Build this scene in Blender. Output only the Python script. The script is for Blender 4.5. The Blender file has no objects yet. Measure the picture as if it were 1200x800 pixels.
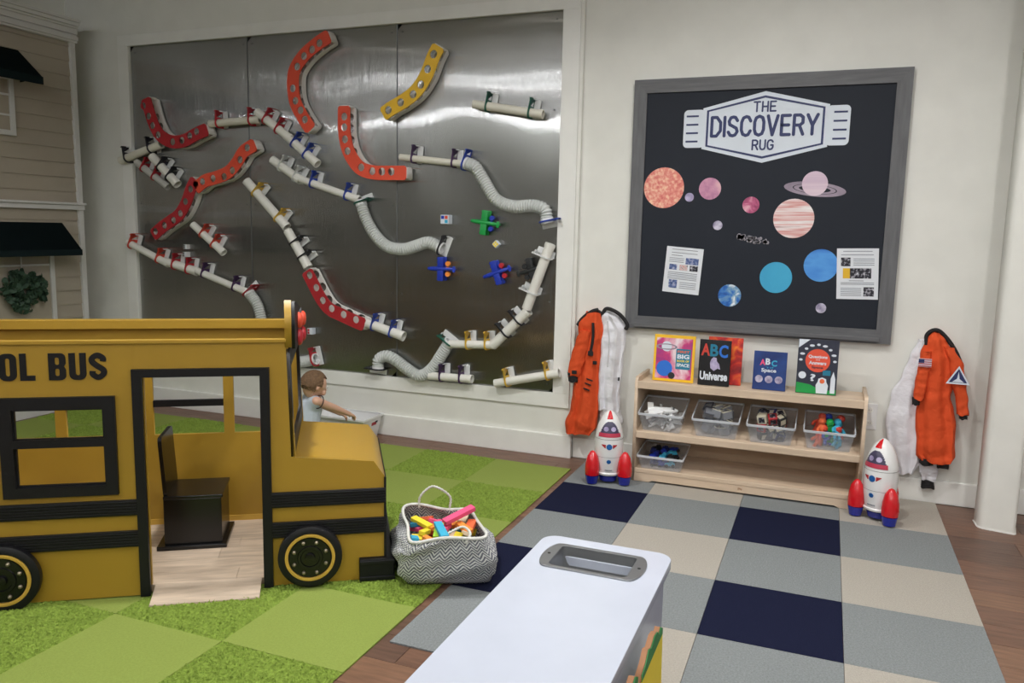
import bpy, bmesh, math, random
from mathutils import Vector, Matrix, Quaternion
random.seed(7)
D = bpy.data; SC = bpy.context.scene; COL = SC.collection
PI = math.pi

# ---------------------------------------------------------------- camera
cd = D.cameras.new('camera'); cam = D.objects.new('camera', cd); COL.objects.link(cam)
cam.matrix_world = Matrix([[0.929498, -0.070392, 0.362047, 1.353105], [0.368221, 0.120875, -0.921847, -4.817802], [0.021128, 0.990169, 0.138272, 1.451615], [0, 0, 0, 1]])
cd.sensor_width = 36; cd.lens = 28.0118; cd.clip_start = .05
SC.camera = cam
# ---------------------------------------------------------------- world, exposure
wd = D.worlds.new('world'); SC.world = wd; wd.use_nodes = True
wd.node_tree.nodes['Background'].inputs[0].default_value = (.9, .92, 1, 1)
wd.node_tree.nodes['Background'].inputs[1].default_value = .3
SC.view_settings.view_transform = 'Standard'; SC.view_settings.look = 'None'
SC.view_settings.exposure = 0.38; SC.view_settings.gamma = 1
CEIL = 3.35
# ceiling downlights: x, y, power, radius, spread
LIGHTS = [(-.75, -2.3, 30, .07, 150), (.95, -1.75, 22, .07, 160), (2.3, -2.3, 20, .07, 160), (.9, -3.9, 8, .09, 160), (-2.6, -3.1, 5, .09, 150),
          (-2.6, -5.2, 10, .1, 170), (0.9, -6.2, 18, .1, 170), (3.6, -4.6, 20, .1, 170)]
for i, (x, y, p, r, s) in enumerate(LIGHTS):
    ld = D.lights.new('downlight_lamp', 'AREA'); ld.shape = 'DISK'; ld.size = 2*r; ld.energy = p; ld.spread = math.radians(s)
    ld.color = (1, .985, .965)
    lo = D.objects.new('downlight_lamp', ld); COL.objects.link(lo); lo.location = (x, y, CEIL-.035)

# unseen tubes added for soft light and steel reflections: x0, x1, y, power
STRIPS = [(-3.6, 4.9, -4.30, 9), (-3.6, 4.9, -4.95, 6), (-5.5, 4.9, -8.1, 30)]     # x0, x1, y, brightness of the glowing tube

# ---------------------------------------------------------------- materials
def lin(c):
    return tuple(((v/255)/12.92 if v/255 <= .04045 else ((v/255+.055)/1.055)**2.4) for v in c)
def mat(name, rgb, rough=.5, metal=0, bump=0, bs=60, var=0, vs=6, coat=0, alpha=1, stretch=(1,1,1), emit=0, spec=.5, trans=0):
    m = D.materials.new(name); m.use_nodes = True; nt = m.node_tree; N = nt.nodes; L = nt.links
    b = N['Principled BSDF']; c = lin(rgb)
    b.inputs['Base Color'].default_value = (*c, 1); b.inputs['Roughness'].default_value = rough
    b.inputs['Metallic'].default_value = metal; b.inputs['Coat Weight'].default_value = coat
    b.inputs['Specular IOR Level'].default_value = spec
    b.inputs['Alpha'].default_value = alpha
    b.inputs['Transmission Weight'].default_value = trans
    tc = N.new('ShaderNodeTexCoord'); mp = N.new('ShaderNodeMapping'); mp.inputs['Scale'].default_value = stretch
    L.new(tc.outputs['Object'], mp.inputs[0])
    nz = N.new('ShaderNodeTexNoise'); nz.inputs['Scale'].default_value = vs; nz.inputs['Detail'].default_value = 4
    L.new(mp.outputs[0], nz.inputs[0])
    v = max(var, .03)
    mr = N.new('ShaderNodeMapRange'); mr.inputs[1].default_value = .3; mr.inputs[2].default_value = .7
    mr.inputs[3].default_value = 1-v; mr.inputs[4].default_value = 1+v; L.new(nz.outputs['Fac'], mr.inputs[0])
    mx = N.new('ShaderNodeVectorMath'); mx.operation = 'SCALE'; mx.inputs[0].default_value = c; L.new(mr.outputs[0], mx.inputs['Scale'])
    L.new(mx.outputs[0], b.inputs['Base Color'])
    if bump:
        n2 = N.new('ShaderNodeTexNoise'); n2.inputs['Scale'].default_value = bs; n2.inputs['Detail'].default_value = 3
        L.new(mp.outputs[0], n2.inputs[0])
        bp = N.new('ShaderNodeBump'); bp.inputs['Strength'].default_value = bump; bp.inputs['Distance'].default_value = .01
        L.new(n2.outputs['Fac'], bp.inputs['Height']); L.new(bp.outputs[0], b.inputs['Normal'])
    if emit:
        b.inputs['Emission Color'].default_value = (*c, 1); b.inputs['Emission Strength'].default_value = emit
    m.diffuse_color = (*c, 1)
    return m
M = {}
def mm(key, *a, **k): M[key] = mat(key, *a, **k)
mm('wall_paint', (226,226,220), .6, bump=.05, bs=200, var=.01)
mm('trim_paint', (232,232,228), .4, var=.01)
mm('ceiling_paint', (214,214,210), .8)
mm('back_wall_paint', (190,190,184), .7)
mm('siding', (170,161,146), .6, var=.04, vs=3)
mm('house_trim', (212,212,210), .5)
mm('awning_cloth', (14,30,33), .8, bump=.1, bs=300, spec=.2)
mm('leaf', (82,112,90), .5, var=.25, vs=20)
mm('bus_yellow', (172,136,44), .42, bump=.03, bs=30, var=.03, vs=2, coat=.08)
mm('bus_black', (22,22,25), .45, bump=.05, bs=200, spec=.35)
mm('black_gloss', (16,16,18), .25, spec=.5)
mm('bus_gold', (205,165,70), .4)
mm('bolt_grey', (150,140,120), .35, metal=.6)
mm('greige_plank', (190,172,152), .45, var=.22, vs=5, stretch=(1.2,9,9), bump=.1, bs=60)
mm('navy', (26,30,54), .95, bump=.5, bs=300, var=.12, vs=160, spec=.1)
mm('grey_carpet', (136,141,142), .95, bump=.6, bs=260, var=.16, vs=140, spec=.1)
mm('beige_carpet', (178,172,162), .95, bump=.6, bs=260, var=.08, vs=140, spec=.1)
mm('green_smooth', (140,156,78), .95, bump=.5, bs=300, var=.06, vs=120, spec=.1)
mm('green_shag', (126,148,64), .95, bump=.5, bs=150, var=.26, vs=90, spec=.1)
mm('wood_floor', (112,82,66), .42, var=.28, vs=5, stretch=(1.2,10,10), bump=.08, bs=40)
mm('wood_floor_b', (96,72,60), .42, var=.3, vs=5, stretch=(1.2,10,10), bump=.08, bs=40)
mm('wood_floor_c', (124,92,72), .42, var=.25, vs=5, stretch=(1.2,10,10), bump=.08, bs=40)
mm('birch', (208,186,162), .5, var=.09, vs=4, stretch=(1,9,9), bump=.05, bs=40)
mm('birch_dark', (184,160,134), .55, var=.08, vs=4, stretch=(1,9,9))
mm('frame_grey', (98,99,102), .55, var=.16, vs=6, stretch=(1,10,10), bump=.2, bs=30)
mm('frame_grey_v', (98,99,102), .55, var=.16, vs=6, stretch=(10,10,1), bump=.2, bs=30)
mm('board_black', (31,36,46), .65, var=.03, spec=.3)
mm('print_white', (214,222,232), .5)
mm('print_navy', (40,50,98), .5)
mm('pvc', (226,225,218), .35, var=.03)
mm('pvc_warm', (216,213,200), .35)
mm('pvc_clear', (206,205,200), .3, alpha=.72)
mm('white_plastic', (232,233,234), .25, coat=.3)
mm('foam_white', (228,226,222), .6)
mm('red', (196,58,46), .5)
mm('orange_red', (222,80,54), .5)
mm('dark_red', (172,36,44), .5)
mm('clip_red', (178,36,48), .4)
mm('clip_orange', (214,72,52), .4)
mm('yellow', (228,182,44), .5)
mm('clip_yellow', (222,180,60), .4)
mm('clip_blue', (34,66,170), .4)
mm('clip_purple', (70,40,88), .4)
mm('clip_black', (30,30,40), .4)
mm('clip_green', (20,92,76), .4)
mm('clip_white', (218,220,220), .4)
mm('hose', (208,212,210), .4, alpha=.9)
mm('toy_green', (24,150,70), .4); mm('toy_blue', (30,56,170), .4); mm('toy_black', (34,36,38), .5)
mm('rocket_white', (236,236,236), .22, coat=.4); mm('rocket_red', (208,24,34), .2, coat=.5); mm('rocket_blue', (34,44,150), .25, coat=.4)
mm('decal_blue', (28,92,160), .3); mm('decal_dark', (70,66,92), .3); mm('decal_pink', (190,60,84), .3)
mm('suit_orange', (214,82,42), .8, bump=.9, bs=22, spec=.2)
mm('suit_white', (226,226,232), .7, bump=.9, bs=22, spec=.3)
mm('suit_sheer', (222,222,226), .7, bump=.3, bs=40, alpha=.55)
mm('suit_black', (26,24,26), .8)
mm('table_white', (190,196,210), .22, coat=.1)
mm('pan_grey', (146,148,150), .36, metal=.8, var=.05)
mm('cardboard', (150,106,74), .8, var=.1, vs=20)
mm('paint_yellow', (226,206,44), .6); mm('paint_green', (38,124,62), .6)
mm('skin', (222,176,152), .5, spec=.3, var=.04, vs=20); mm('hair', (112,86,62), .8, bump=.8, bs=90, var=.25, vs=70)
mm('shirt', (190,200,212), .85, bump=.15, bs=60); mm('shirt_trim', (60,40,48), .8); mm('shorts', (176,188,202), .85)
mm('bin_clear', (214,220,228), .2, alpha=.2)
mm('bin_rim', (226,230,236), .25, alpha=.75)
mm('metal_grey', (120,122,124), .4, metal=.7)
mm('lamp_glow', (255,250,240), .5, emit=6)
mm('paper', (222,226,232), .6)
mm('ink', (120,124,134), .7); mm('ink_dark', (60,62,72), .7)
for k, c in dict(pink=(232,84,130), orange=(240,146,60), yellowfoam=(238,214,50), lime=(160,206,60), sky=(60,170,206), teal=(34,120,150), cream=(222,200,170), coral=(224,104,60)).items():
    mm('foam_'+k, c, .75, bump=.1, bs=80)
def pmat(name, cols, scale=5, rough=.5, stretch=(1,1,1), distort=0):
    "printed picture: colour bands driven by noise"
    m = D.materials.new(name); m.use_nodes = True; nt = m.node_tree; N = nt.nodes; L = nt.links
    b = N['Principled BSDF']; b.inputs['Roughness'].default_value = rough
    tc = N.new('ShaderNodeTexCoord'); mp = N.new('ShaderNodeMapping'); mp.inputs['Scale'].default_value = stretch
    nz = N.new('ShaderNodeTexNoise'); nz.inputs['Scale'].default_value = scale; nz.inputs['Detail'].default_value = 5; nz.inputs['Distortion'].default_value = distort
    cr = N.new('ShaderNodeValToRGB'); e = cr.color_ramp.elements
    while len(e) < len(cols): e.new(.5)
    for i, c in enumerate(cols):
        e[i].position = .3+.4*i/(len(cols)-1); e[i].color = (*lin(c), 1)
    L.new(tc.outputs['Object'], mp.inputs[0]); L.new(mp.outputs[0], nz.inputs[0]); L.new(nz.outputs['Fac'], cr.inputs[0]); L.new(cr.outputs[0], b.inputs['Base Color'])
    M[name] = m
pmat('sun_print', [(214,104,100),(232,146,132),(248,206,176)], 60)
pmat('mercury_print', [(140,130,170),(200,190,220)], 30)
pmat('venus_print', [(150,84,128),(200,140,170),(226,180,190)], 14)
pmat('mars_print', [(120,40,80),(190,90,130),(240,200,210)], 16, distort=1)
pmat('jupiter_print', [(160,84,90),(236,226,226),(214,150,146),(240,236,236),(150,70,80)], 9, stretch=(.15,1,3))
pmat('saturn_print', [(190,160,190),(232,214,222)], 6, stretch=(.2,1,4))
pmat('ring_print', [(120,110,126),(176,160,176)], 8)
pmat('uranus_print', [(50,150,196),(70,176,216)], 3)
pmat('neptune_print', [(44,110,200),(84,156,226),(60,130,214)], 7, stretch=(.6,1,2))
pmat('earth_print', [(24,70,150),(40,110,190),(120,160,190),(236,240,244)], 16, distort=1.5)
pmat('moon_print', [(110,100,140),(214,210,226)], 26)
pmat('asteroid_print', [(60,56,66),(190,186,196)], 90)
pmat('nebula_print', [(90,40,130),(200,60,120),(236,220,226),(230,140,80)], 5, distort=1)
pmat('fire_print', [(120,20,30),(206,44,36),(240,130,40)], 14, distort=1)
pmat('cover_blue', [(20,40,100),(32,70,140)], 8)
pmat('photo_blue', [(30,40,90),(90,110,160),(200,200,220)], 60)
pmat('photo_red', [(190,70,60),(220,200,200),(70,80,90)], 80)
pmat('photo_dark', [(12,14,24),(30,30,44),(210,210,220)], 60)

# brushed, slightly dented stainless steel
def steel():
    m = D.materials.new('brushed_steel'); m.use_nodes = True; nt = m.node_tree; N = nt.nodes; L = nt.links
    b = N['Principled BSDF']; b.inputs['Metallic'].default_value = 1; b.inputs['Base Color'].default_value = (*lin((206,206,204)), 1)
    b.inputs['Roughness'].default_value = .27
    tc = N.new('ShaderNodeTexCoord')
    def nz(sc, stretch, det=2):
        mp = N.new('ShaderNodeMapping'); mp.inputs['Scale'].default_value = stretch; L.new(tc.outputs['Object'], mp.inputs[0])
        n = N.new('ShaderNodeTexNoise'); n.inputs['Scale'].default_value = sc; n.inputs['Detail'].default_value = det; L.new(mp.outputs[0], n.inputs[0]); return n
    h = nz(420, (1, 1, .008), 1)
    b2 = N.new('ShaderNodeBump'); b2.inputs['Strength'].default_value = .35; b2.inputs['Distance'].default_value = .003
    L.new(h.outputs['Fac'], b2.inputs['Height']); L.new(b2.outputs[0], b.inputs['Normal'])
    b.inputs['Anisotropic'].default_value = .85
    tg = N.new('ShaderNodeTangent'); tg.direction_type = 'RADIAL'; tg.axis = 'Y'
    cb = N.new('ShaderNodeCombineXYZ'); cb.inputs[0].default_value = 1
    L.new(cb.outputs[0], b.inputs['Tangent'])
    p2 = N.new('ShaderNodeBsdfPrincipled'); p2.inputs['Metallic'].default_value = 1; p2.inputs['Base Color'].default_value = (*lin((214,214,212)), 1)
    p2.inputs['Roughness'].default_value = .06; p2.inputs['Anisotropic'].default_value = .85
    L.new(cb.outputs[0], p2.inputs['Tangent']); L.new(b2.outputs[0], p2.inputs['Normal'])
    mxs = N.new('ShaderNodeMixShader'); mxs.inputs[0].default_value = .42
    L.new(b.outputs[0], mxs.inputs[1]); L.new(p2.outputs[0], mxs.inputs[2]); L.new(mxs.outputs[0], N['Material Output'].inputs[0])
    M['steel'] = m
steel()
# woven chevron of the basket (uses the mesh UV: u round the side, v upward)
def chevron():
    m = D.materials.new('woven_chevron'); m.use_nodes = True; nt = m.node_tree; N = nt.nodes; L = nt.links
    b = N['Principled BSDF']; b.inputs['Roughness'].default_value = .8
    uv = N.new('ShaderNodeUVMap'); sp = N.new('ShaderNodeSeparateXYZ'); L.new(uv.outputs[0], sp.inputs[0])
    def mth(op, a, c=None):
        n = N.new('ShaderNodeMath'); n.operation = op
        for i, x in enumerate((a, c)):
            if x is None: continue
            if isinstance(x, (int, float)): n.inputs[i].default_value = x
            else: L.new(x, n.inputs[i])
        return n.outputs[0]
    z = mth('PINGPONG', mth('MULTIPLY', sp.outputs[0], 17), .5)
    t = mth('FRACT', mth('ADD', mth('MULTIPLY', z, 3.0), mth('MULTIPLY', sp.outputs[1], 14)))
    st = mth('PINGPONG', mth('MULTIPLY', t, 2), 1)
    mr = N.new('ShaderNodeMapRange'); mr.inputs[1].default_value = .42; mr.inputs[2].default_value = .58; L.new(st, mr.inputs[0])
    mx = N.new('ShaderNodeMix'); mx.data_type = 'RGBA'; mx.inputs[6].default_value = (*lin((112,116,126)), 1); mx.inputs[7].default_value = (*lin((226,227,226)), 1)
    L.new(mr.outputs[0], mx.inputs[0]); L.new(mx.outputs[2], b.inputs['Base Color'])
    bp = N.new('ShaderNodeBump'); bp.inputs['Strength'].default_value = .6; bp.inputs['Distance'].default_value = .004
    L.new(st, bp.inputs['Height']); L.new(bp.outputs[0], b.inputs['Normal'])
    M['chevron'] = m
chevron()

# ---------------------------------------------------------------- helpers
def I(): return Matrix.Identity(4)
def box(bm, c, s, rot=None, bev=0):
    g = bmesh.ops.create_cube(bm, size=1)['verts']
    bmesh.ops.scale(bm, vec=s, verts=g)
    if bev:
        es = list({e for v in g for e in v.link_edges})
        r = bmesh.ops.bevel(bm, geom=es, offset=bev, segments=2, affect='EDGES', profile=.5)
        g = list({v for f in r['faces'] for v in f.verts} | {v for v in g if v.is_valid})
    if rot: bmesh.ops.transform(bm, matrix=rot, verts=g)
    bmesh.ops.translate(bm, vec=c, verts=g)
    return bm
def B(c, s, rot=None, bev=0): return box(bmesh.new(), c, s, rot, bev)
def B2(x0, x1, y0, y1, z0, z1, bev=0): return B(((x0+x1)/2, (y0+y1)/2, (z0+z1)/2), (abs(x1-x0), abs(y1-y0), abs(z1-z0)), bev=bev)
def addB2(bm, x0, x1, y0, y1, z0, z1, bev=0): return box(bm, ((x0+x1)/2, (y0+y1)/2, (z0+z1)/2), (abs(x1-x0), abs(y1-y0), abs(z1-z0)), bev=bev)
def frames(pts):
    P = [Vector(p) for p in pts]; T = []
    for i in range(len(P)):
        a = P[max(i-1, 0)]; b = P[min(i+1, len(P)-1)]; T.append((b-a).normalized())
    n = T[0].cross(Vector((0, 0, 1)));
    if n.length < .1: n = T[0].cross(Vector((0, 1, 0)))
    n.normalize(); out = []
    for i, t in enumerate(T):
        n = (n - t*n.dot(t)).normalized(); out.append((P[i], t, n, t.cross(n)))
    return out
def rings(bm, R, close=True, capped=True):
    V = [[bm.verts.new(p) for p in r] for r in R]
    for a, b in zip(V, V[1:]):
        n = len(a)
        for i in range(n if close else n-1):
            bm.faces.new((a[i], a[(i+1) % n], b[(i+1) % n], b[i]))
    if capped and close:
        bm.faces.new(V[0][::-1]); bm.faces.new(V[-1])
    return bm
def sweep(bm, pts, rad, seg=12, capped=True):
    R = []
    fr = frames(pts)
    for i, (p, t, n, b) in enumerate(fr):
        r = rad(i/(len(fr)-1)) if callable(rad) else rad
        R.append([p+(n*math.cos(2*PI*k/seg)+b*math.sin(2*PI*k/seg))*r for k in range(seg)])
    return rings(bm, R, capped=capped)
def pipe(bm, a, b, ro, ri, seg=20):
    "open hollow pipe"
    a = Vector(a); b = Vector(b)
    _, t, n, c = frames([a, b])[0]
    def ring(p, r): return [p+(n*math.cos(2*PI*k/seg)+c*math.sin(2*PI*k/seg))*r for k in range(seg)]
    return rings(bm, [ring(a, ri), ring(a, ro), ring(b, ro), ring(b, ri), ring(a, ri)], capped=False)
def spline(pts, n=12):
    P = [Vector(p) for p in pts]; P = [2*P[0]-P[1]]+P+[2*P[-1]-P[-2]]; out = []
    for i in range(1, len(P)-2):
        for k in range(n):
            t = k/n; a, b, c, d = P[i-1:i+3]
            out.append(.5*((2*b)+(c-a)*t+(2*a-5*b+4*c-d)*t*t+(3*b-a-3*c+d)*t*t*t))
    out.append(P[-2]); return out
def lathe(bm, prof, c=(0,0,0), seg=32, axis='Z', capped=True):
    R = []
    for r, h in prof:
        ring = []
        for k in range(seg):
            a = 2*PI*k/seg
            p = Vector((r*math.cos(a), r*math.sin(a), h)) if axis == 'Z' else Vector((r*math.cos(a), -h, r*math.sin(a)))
            ring.append(p+Vector(c))
        R.append(ring)
    return rings(bm, R, capped=capped)
def finish(name, bm, m, smooth):
    me = bm
    if isinstance(bm, bmesh.types.BMesh):
        me = D.meshes.new(name); bmesh.ops.recalc_face_normals(bm, faces=bm.faces); bm.to_mesh(me); bm.free()
    me.name = name
    me.materials.clear(); me.materials.append(M[m] if isinstance(m, str) else m)
    if smooth:
        me.shade_smooth()
        try: me.set_sharp_from_angle(angle=math.radians(smooth if smooth > 1 else 40))
        except Exception: pass
    return me
MW = {}
def thing(name, label, cat, loc=(0,0,0), rz=0, group=None):
    o = D.objects.new(name, None); COL.objects.link(o); o.empty_display_size = .05
    o.location = loc; o.rotation_euler = (0, 0, rz); o['label'] = label; o['category'] = cat
    if group: o['group'] = group
    MW[o] = Matrix.Translation(loc) @ Matrix.Rotation(rz, 4, 'Z')
    return o
def part(name, bm, m, parent, smooth=0, world=True, label=None, kind=None):
    "a part; geometry given in world coordinates unless world=False"
    me = finish(name, bm, m, smooth)
    o = D.objects.new(name, me); COL.objects.link(o); o.parent = parent
    if world: me.transform(MW[parent].inverted())
    MW[o] = MW[parent].copy()
    if label: o['label'] = label
    if kind: o['kind'] = kind
    return o
def single(name, bm, m, label, cat, group=None, smooth=0, kind=None):
    me = finish(name, bm, m, smooth)
    o = D.objects.new(name, me); COL.objects.link(o)
    vs = [v.co for v in me.vertices]; c = Vector(((min(v.x for v in vs)+max(v.x for v in vs))/2, (min(v.y for v in vs)+max(v.y for v in vs))/2, min(v.z for v in vs)))
    me.transform(Matrix.Translation(-c)); o.location = c; MW[o] = Matrix.Translation(c)
    o['label'] = label; o['category'] = cat
    if group: o['group'] = group
    if kind: o['kind'] = kind
    return o
def struct(name, bm, m, parent=None, smooth=0):
    me = finish(name, bm, m, smooth)
    o = D.objects.new(name, me); COL.objects.link(o); MW[o] = I()
    o['kind'] = 'structure'
    return o
def copy_tree(o, parent=None):
    c = o.copy(); COL.objects.link(c)
    if parent: c.parent = parent
    for ch in list(o.children): copy_tree(ch, c)
    return c
def plate(polys, depth, mtx=None, bev=0):
    "flat plate with holes from closed 2D polygons (local XY), thickness depth centred on 0"
    cu = D.curves.new('t', 'CURVE'); cu.dimensions = '2D'; cu.fill_mode = 'BOTH'; cu.extrude = depth/2; cu.bevel_depth = bev
    for p in polys:
        s = cu.splines.new('POLY'); s.points.add(len(p)-1); s.use_cyclic_u = True
        for i, v in enumerate(p): s.points[i].co = (v[0], v[1], 0, 1)
    ob = D.objects.new('t', cu); me = D.meshes.new_from_object(ob); D.objects.remove(ob); D.curves.remove(cu)
    if mtx: me.transform(mtx)
    return me
# XZ plane facing -Y: local (x,y)->(x, z), normal -> -Y
def XZM(x=0, y=0, z=0, rot=0): return Matrix.Translation((x, y, z)) @ Matrix.Rotation(rot, 4, 'Y') @ Matrix.Rotation(PI/2, 4, 'X')
def circ(cx, cy, r, n=20, ry=None): return [(cx+r*math.cos(2*PI*k/n), cy+(ry or r)*math.sin(2*PI*k/n)) for k in range(n)]
def rrect(x0, x1, y0, y1, r, n=5):
    o = []
    for cx, cy, a in ((x1-r, y1-r, 0), (x0+r, y1-r, PI/2), (x0+r, y0+r, PI), (x1-r, y0+r, 1.5*PI)):
        o += [(cx+r*math.cos(a+PI/2*k/n), cy+r*math.sin(a+PI/2*k/n)) for k in range(n+1)]
    return o
def text(s, h, w, depth=.001, bold=0.0, mtx=None, spacing=1):
    "lettering fitted to height h and width w, centred"
    cu = D.curves.new('t', 'FONT'); cu.body = s; cu.size = 1; cu.extrude = .01; cu.offset = bold; cu.space_character = spacing; cu.resolution_u = 3
    ob = D.objects.new('t', cu); me = D.meshes.new_from_object(ob); D.objects.remove(ob); D.curves.remove(cu)
    xs = [v.co.x for v in me.vertices]; ys = [v.co.y for v in me.vertices]
    cx, cy = (min(xs)+max(xs))/2, (min(ys)+max(ys))/2; sx = w/(max(xs)-min(xs)); sy = h/(max(ys)-min(ys))
    me.transform(Matrix.Diagonal((sx, sy, depth/.02, 1)) @ Matrix.Translation((-cx, -cy, 0)))
    if mtx: me.transform(mtx)
    return me
def mjoin(mes):
    bm = bmesh.new()
    for me in mes: bm.from_mesh(me)
    return bm

# ================================================================ SETTING
WY0 = .055      # right-hand wall face
WY1 = .02       # slightly proud wall section that carries the steel board
XL, XR, YB, ZT = -4.42, 5.6, -8.6, CEIL
FZ = -.008      # hard floor level (the rugs' tops are at 0)
XF = -9.0       # the room widens to the left behind the play house
struct('ceiling', B2(XF-.1, XR+.1, YB-.1, .3, ZT, ZT+.1), 'ceiling_paint')
struct('wall_left', B2(XL-.1, XL, -2.55, .3, FZ, ZT), 'wall_paint')
struct('wall_left', B2(XF-.1, XF, YB, -2.45, FZ, ZT), 'wall_paint')
struct('wall_left', B2(XF, XL-.1, -2.55, -2.45, FZ, ZT), 'wall_paint')
struct('wall_right', B2(XR, XR+.1, YB, .3, FZ, ZT), 'wall_paint')
struct('wall_front', B2(XF, XR, YB-.1, YB, FZ, ZT), 'back_wall_paint')
struct('wall_back', B2(-.12, XR, WY0, .2, FZ, ZT), 'wall_paint')
bm = B2(XL, -3.77, WY1, .2, FZ, ZT); addB2(bm, -.25, -.12, WY1, .2, FZ, ZT); addB2(bm, -3.77, -.25, WY1, .2, 2.79, ZT); addB2(bm, -3.77, -.25, WY1, .2, FZ, .41)
addB2(bm, -3.77, -.25, .06, .2, .41, 2.79)
struct('wall_back_board_section', bm, 'wall_paint').name = 'wall_back.001'
# trim frame around the steel board (mitred flat boards)
f0, f1 = .007, WY1+.01
for n, (a, b, c, d) in enumerate(((-3.87, -.14, 2.788, 2.87), (-3.87, -.14, .318, .412), (-3.87, -3.768, .412, 2.788), (-.252, -.14, .412, 2.788))):
    struct('trim_%d' % (n+1), B2(a, b, f0, f1, c, d, bev=.002), 'trim_paint')
# baseboards
struct('baseboard_left', B2(XL, -.115, -.006, WY1+.002, FZ, .14, bev=.004), 'trim_paint')
struct('baseboard_right', B2(-.115, XR, .038, WY0+.002, FZ, .125, bev=.004), 'trim_paint')
# column near the right side: bullnosed wall end
cp = [(2.157,-.184),(2.160,-.262),(2.163,-.276),(2.170,-.288),(2.182,-.296),(2.20,-.301),(2.300,-.322),(2.312,-.322),(2.321,-.314),(2.34,-.20),(2.33,-.17)]
struct('column', plate([cp], ZT-FZ, Matrix.Translation((0,0,(ZT+FZ)/2))), 'wall_paint').name = 'wall_column'
bmc = plate([[(x+(x-2.25)*.06, y+(y+.24)*.06) for x, y in cp]], .006, Matrix.Translation((0,0,FZ+.003)))
struct('trim_5', bmc, 'trim_paint')
# floor: slab and planks
fl = struct('floor', B2(XF, XR, YB, .2, -.06, FZ-.003), 'wood_floor_b')
pw, pl = .165, 1.25
pm = [finish('plank', B((0,0,0), (pl-.002, pw-.002, .004), bev=.0007), k, 0) for k in ('wood_floor','wood_floor_b','wood_floor_c','wood_floor')]
yy = .03
row = 0
while yy > -4.2:
    x = XL + random.random()*pl*-1
    while x < 3.6:
        cx, cy = x+pl/2, yy-pw/2
        hidden = (-3.4 < cx-pl/2 and cx+pl/2 < -.1 and -3 < cy < -.35) or (.05 < cx-pl/2 and cx+pl/2 < 1.95 and -2.4 < cy < 0)
        if not hidden and cx-pl/2 > XL-.9:
            o = D.objects.new('plank', random.choice(pm)); COL.objects.link(o); o.parent = fl
            o.location = (cx, cy, FZ-.0015); o.rotation_euler.z = 0
        x += pl
    yy -= pw; row += 1

# ================================================================ RUGS
T = .5
rug = thing('discovery_rug', 'checked carpet tile rug in navy, grey and beige squares in front of the shelf', 'rug', (1.0,-1.2,FZ))
pat = ['gbgb', 'ngng', 'gbgb', 'ngng', 'gbgb']
cmat = dict(g='grey_carpet', b='beige_carpet', n='navy')
TM = {}
def tile_mesh(k, w, d, h):
    key = (k, round(w,3), round(d,3))
    if key not in TM: TM[key] = finish('carpet_tile', B((0,0,-h/2), (w-.0015, d-.0015, h), bev=.001), k, 0)
    return TM[key]
for j in range(5):
    for i in range(4):
        y0 = .03 if j == 0 else -j*T; y1 = -(j+1)*T
        k = cmat[pat[j][i]]
        o = D.objects.new('carpet_tile', tile_mesh(k, T, y0-y1, .007)); COL.objects.link(o); o.parent = rug
        o.location = Vector(((i+.5)*T, (y0+y1)/2, -.0005)) - Vector((1.0,-1.2,FZ))
        o['label'] = {'g':'grey carpet square','b':'beige carpet square','n':'navy blue carpet square'}[pat[j][i]]
# green rug: smooth and shaggy tiles
grug = thing('grass_rug', 'bright green carpet tile rug with smooth and shaggy squares under the yellow bus', 'rug', (-1.5,-1.8,FZ))
def shag_mesh(seed):
    rnd = random.Random(seed); n = 84; bm = bmesh.new(); vs = []
    for a in range(n+1):
        row = []
        for b in range(n+1):
            edge = a in (0, n) or b in (0, n)
            h = rnd.random()**1.3*.012 if not edge else 0
            jx, jy = ((rnd.random()-.5)*.004, (rnd.random()-.5)*.004)
            row.append(bm.verts.new(((a/n-.5)*T*.998+jx, (b/n-.5)*T*.998+jy, h-.003)))
        vs.append(row)
    for a in range(n):
        for b in range(n): bm.faces.new((vs[a][b], vs[a+1][b], vs[a+1][b+1], vs[a][b+1]))
    return finish('shag_tile', bm, 'green_shag', 0)
SH = [shag_mesh(1), shag_mesh(2)]
gx, gy = -.037, -.237
for m_ in range(7):
    for k_ in range(9):
        cx, cy = gx-(k_+.5)*T, gy-(m_+.5)*T
        if cx < -4.15: continue
        sm = (k_+m_) % 2 == 0
        me = tile_mesh('green_smooth', T, T, .007) if sm else SH[(k_*3+m_) % 2]
        o = D.objects.new('carpet_tile' if sm else 'shag_tile', me); COL.objects.link(o); o.parent = grug
        o.location = Vector((cx, cy, -.0005 if sm else 0)) - Vector((-1.5,-1.8,FZ))
        if not sm: o.rotation_euler.z = PI/2*((k_+2*m_) % 4)
        o['label'] = 'smooth green carpet square' if sm else 'shaggy green carpet square'

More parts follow.
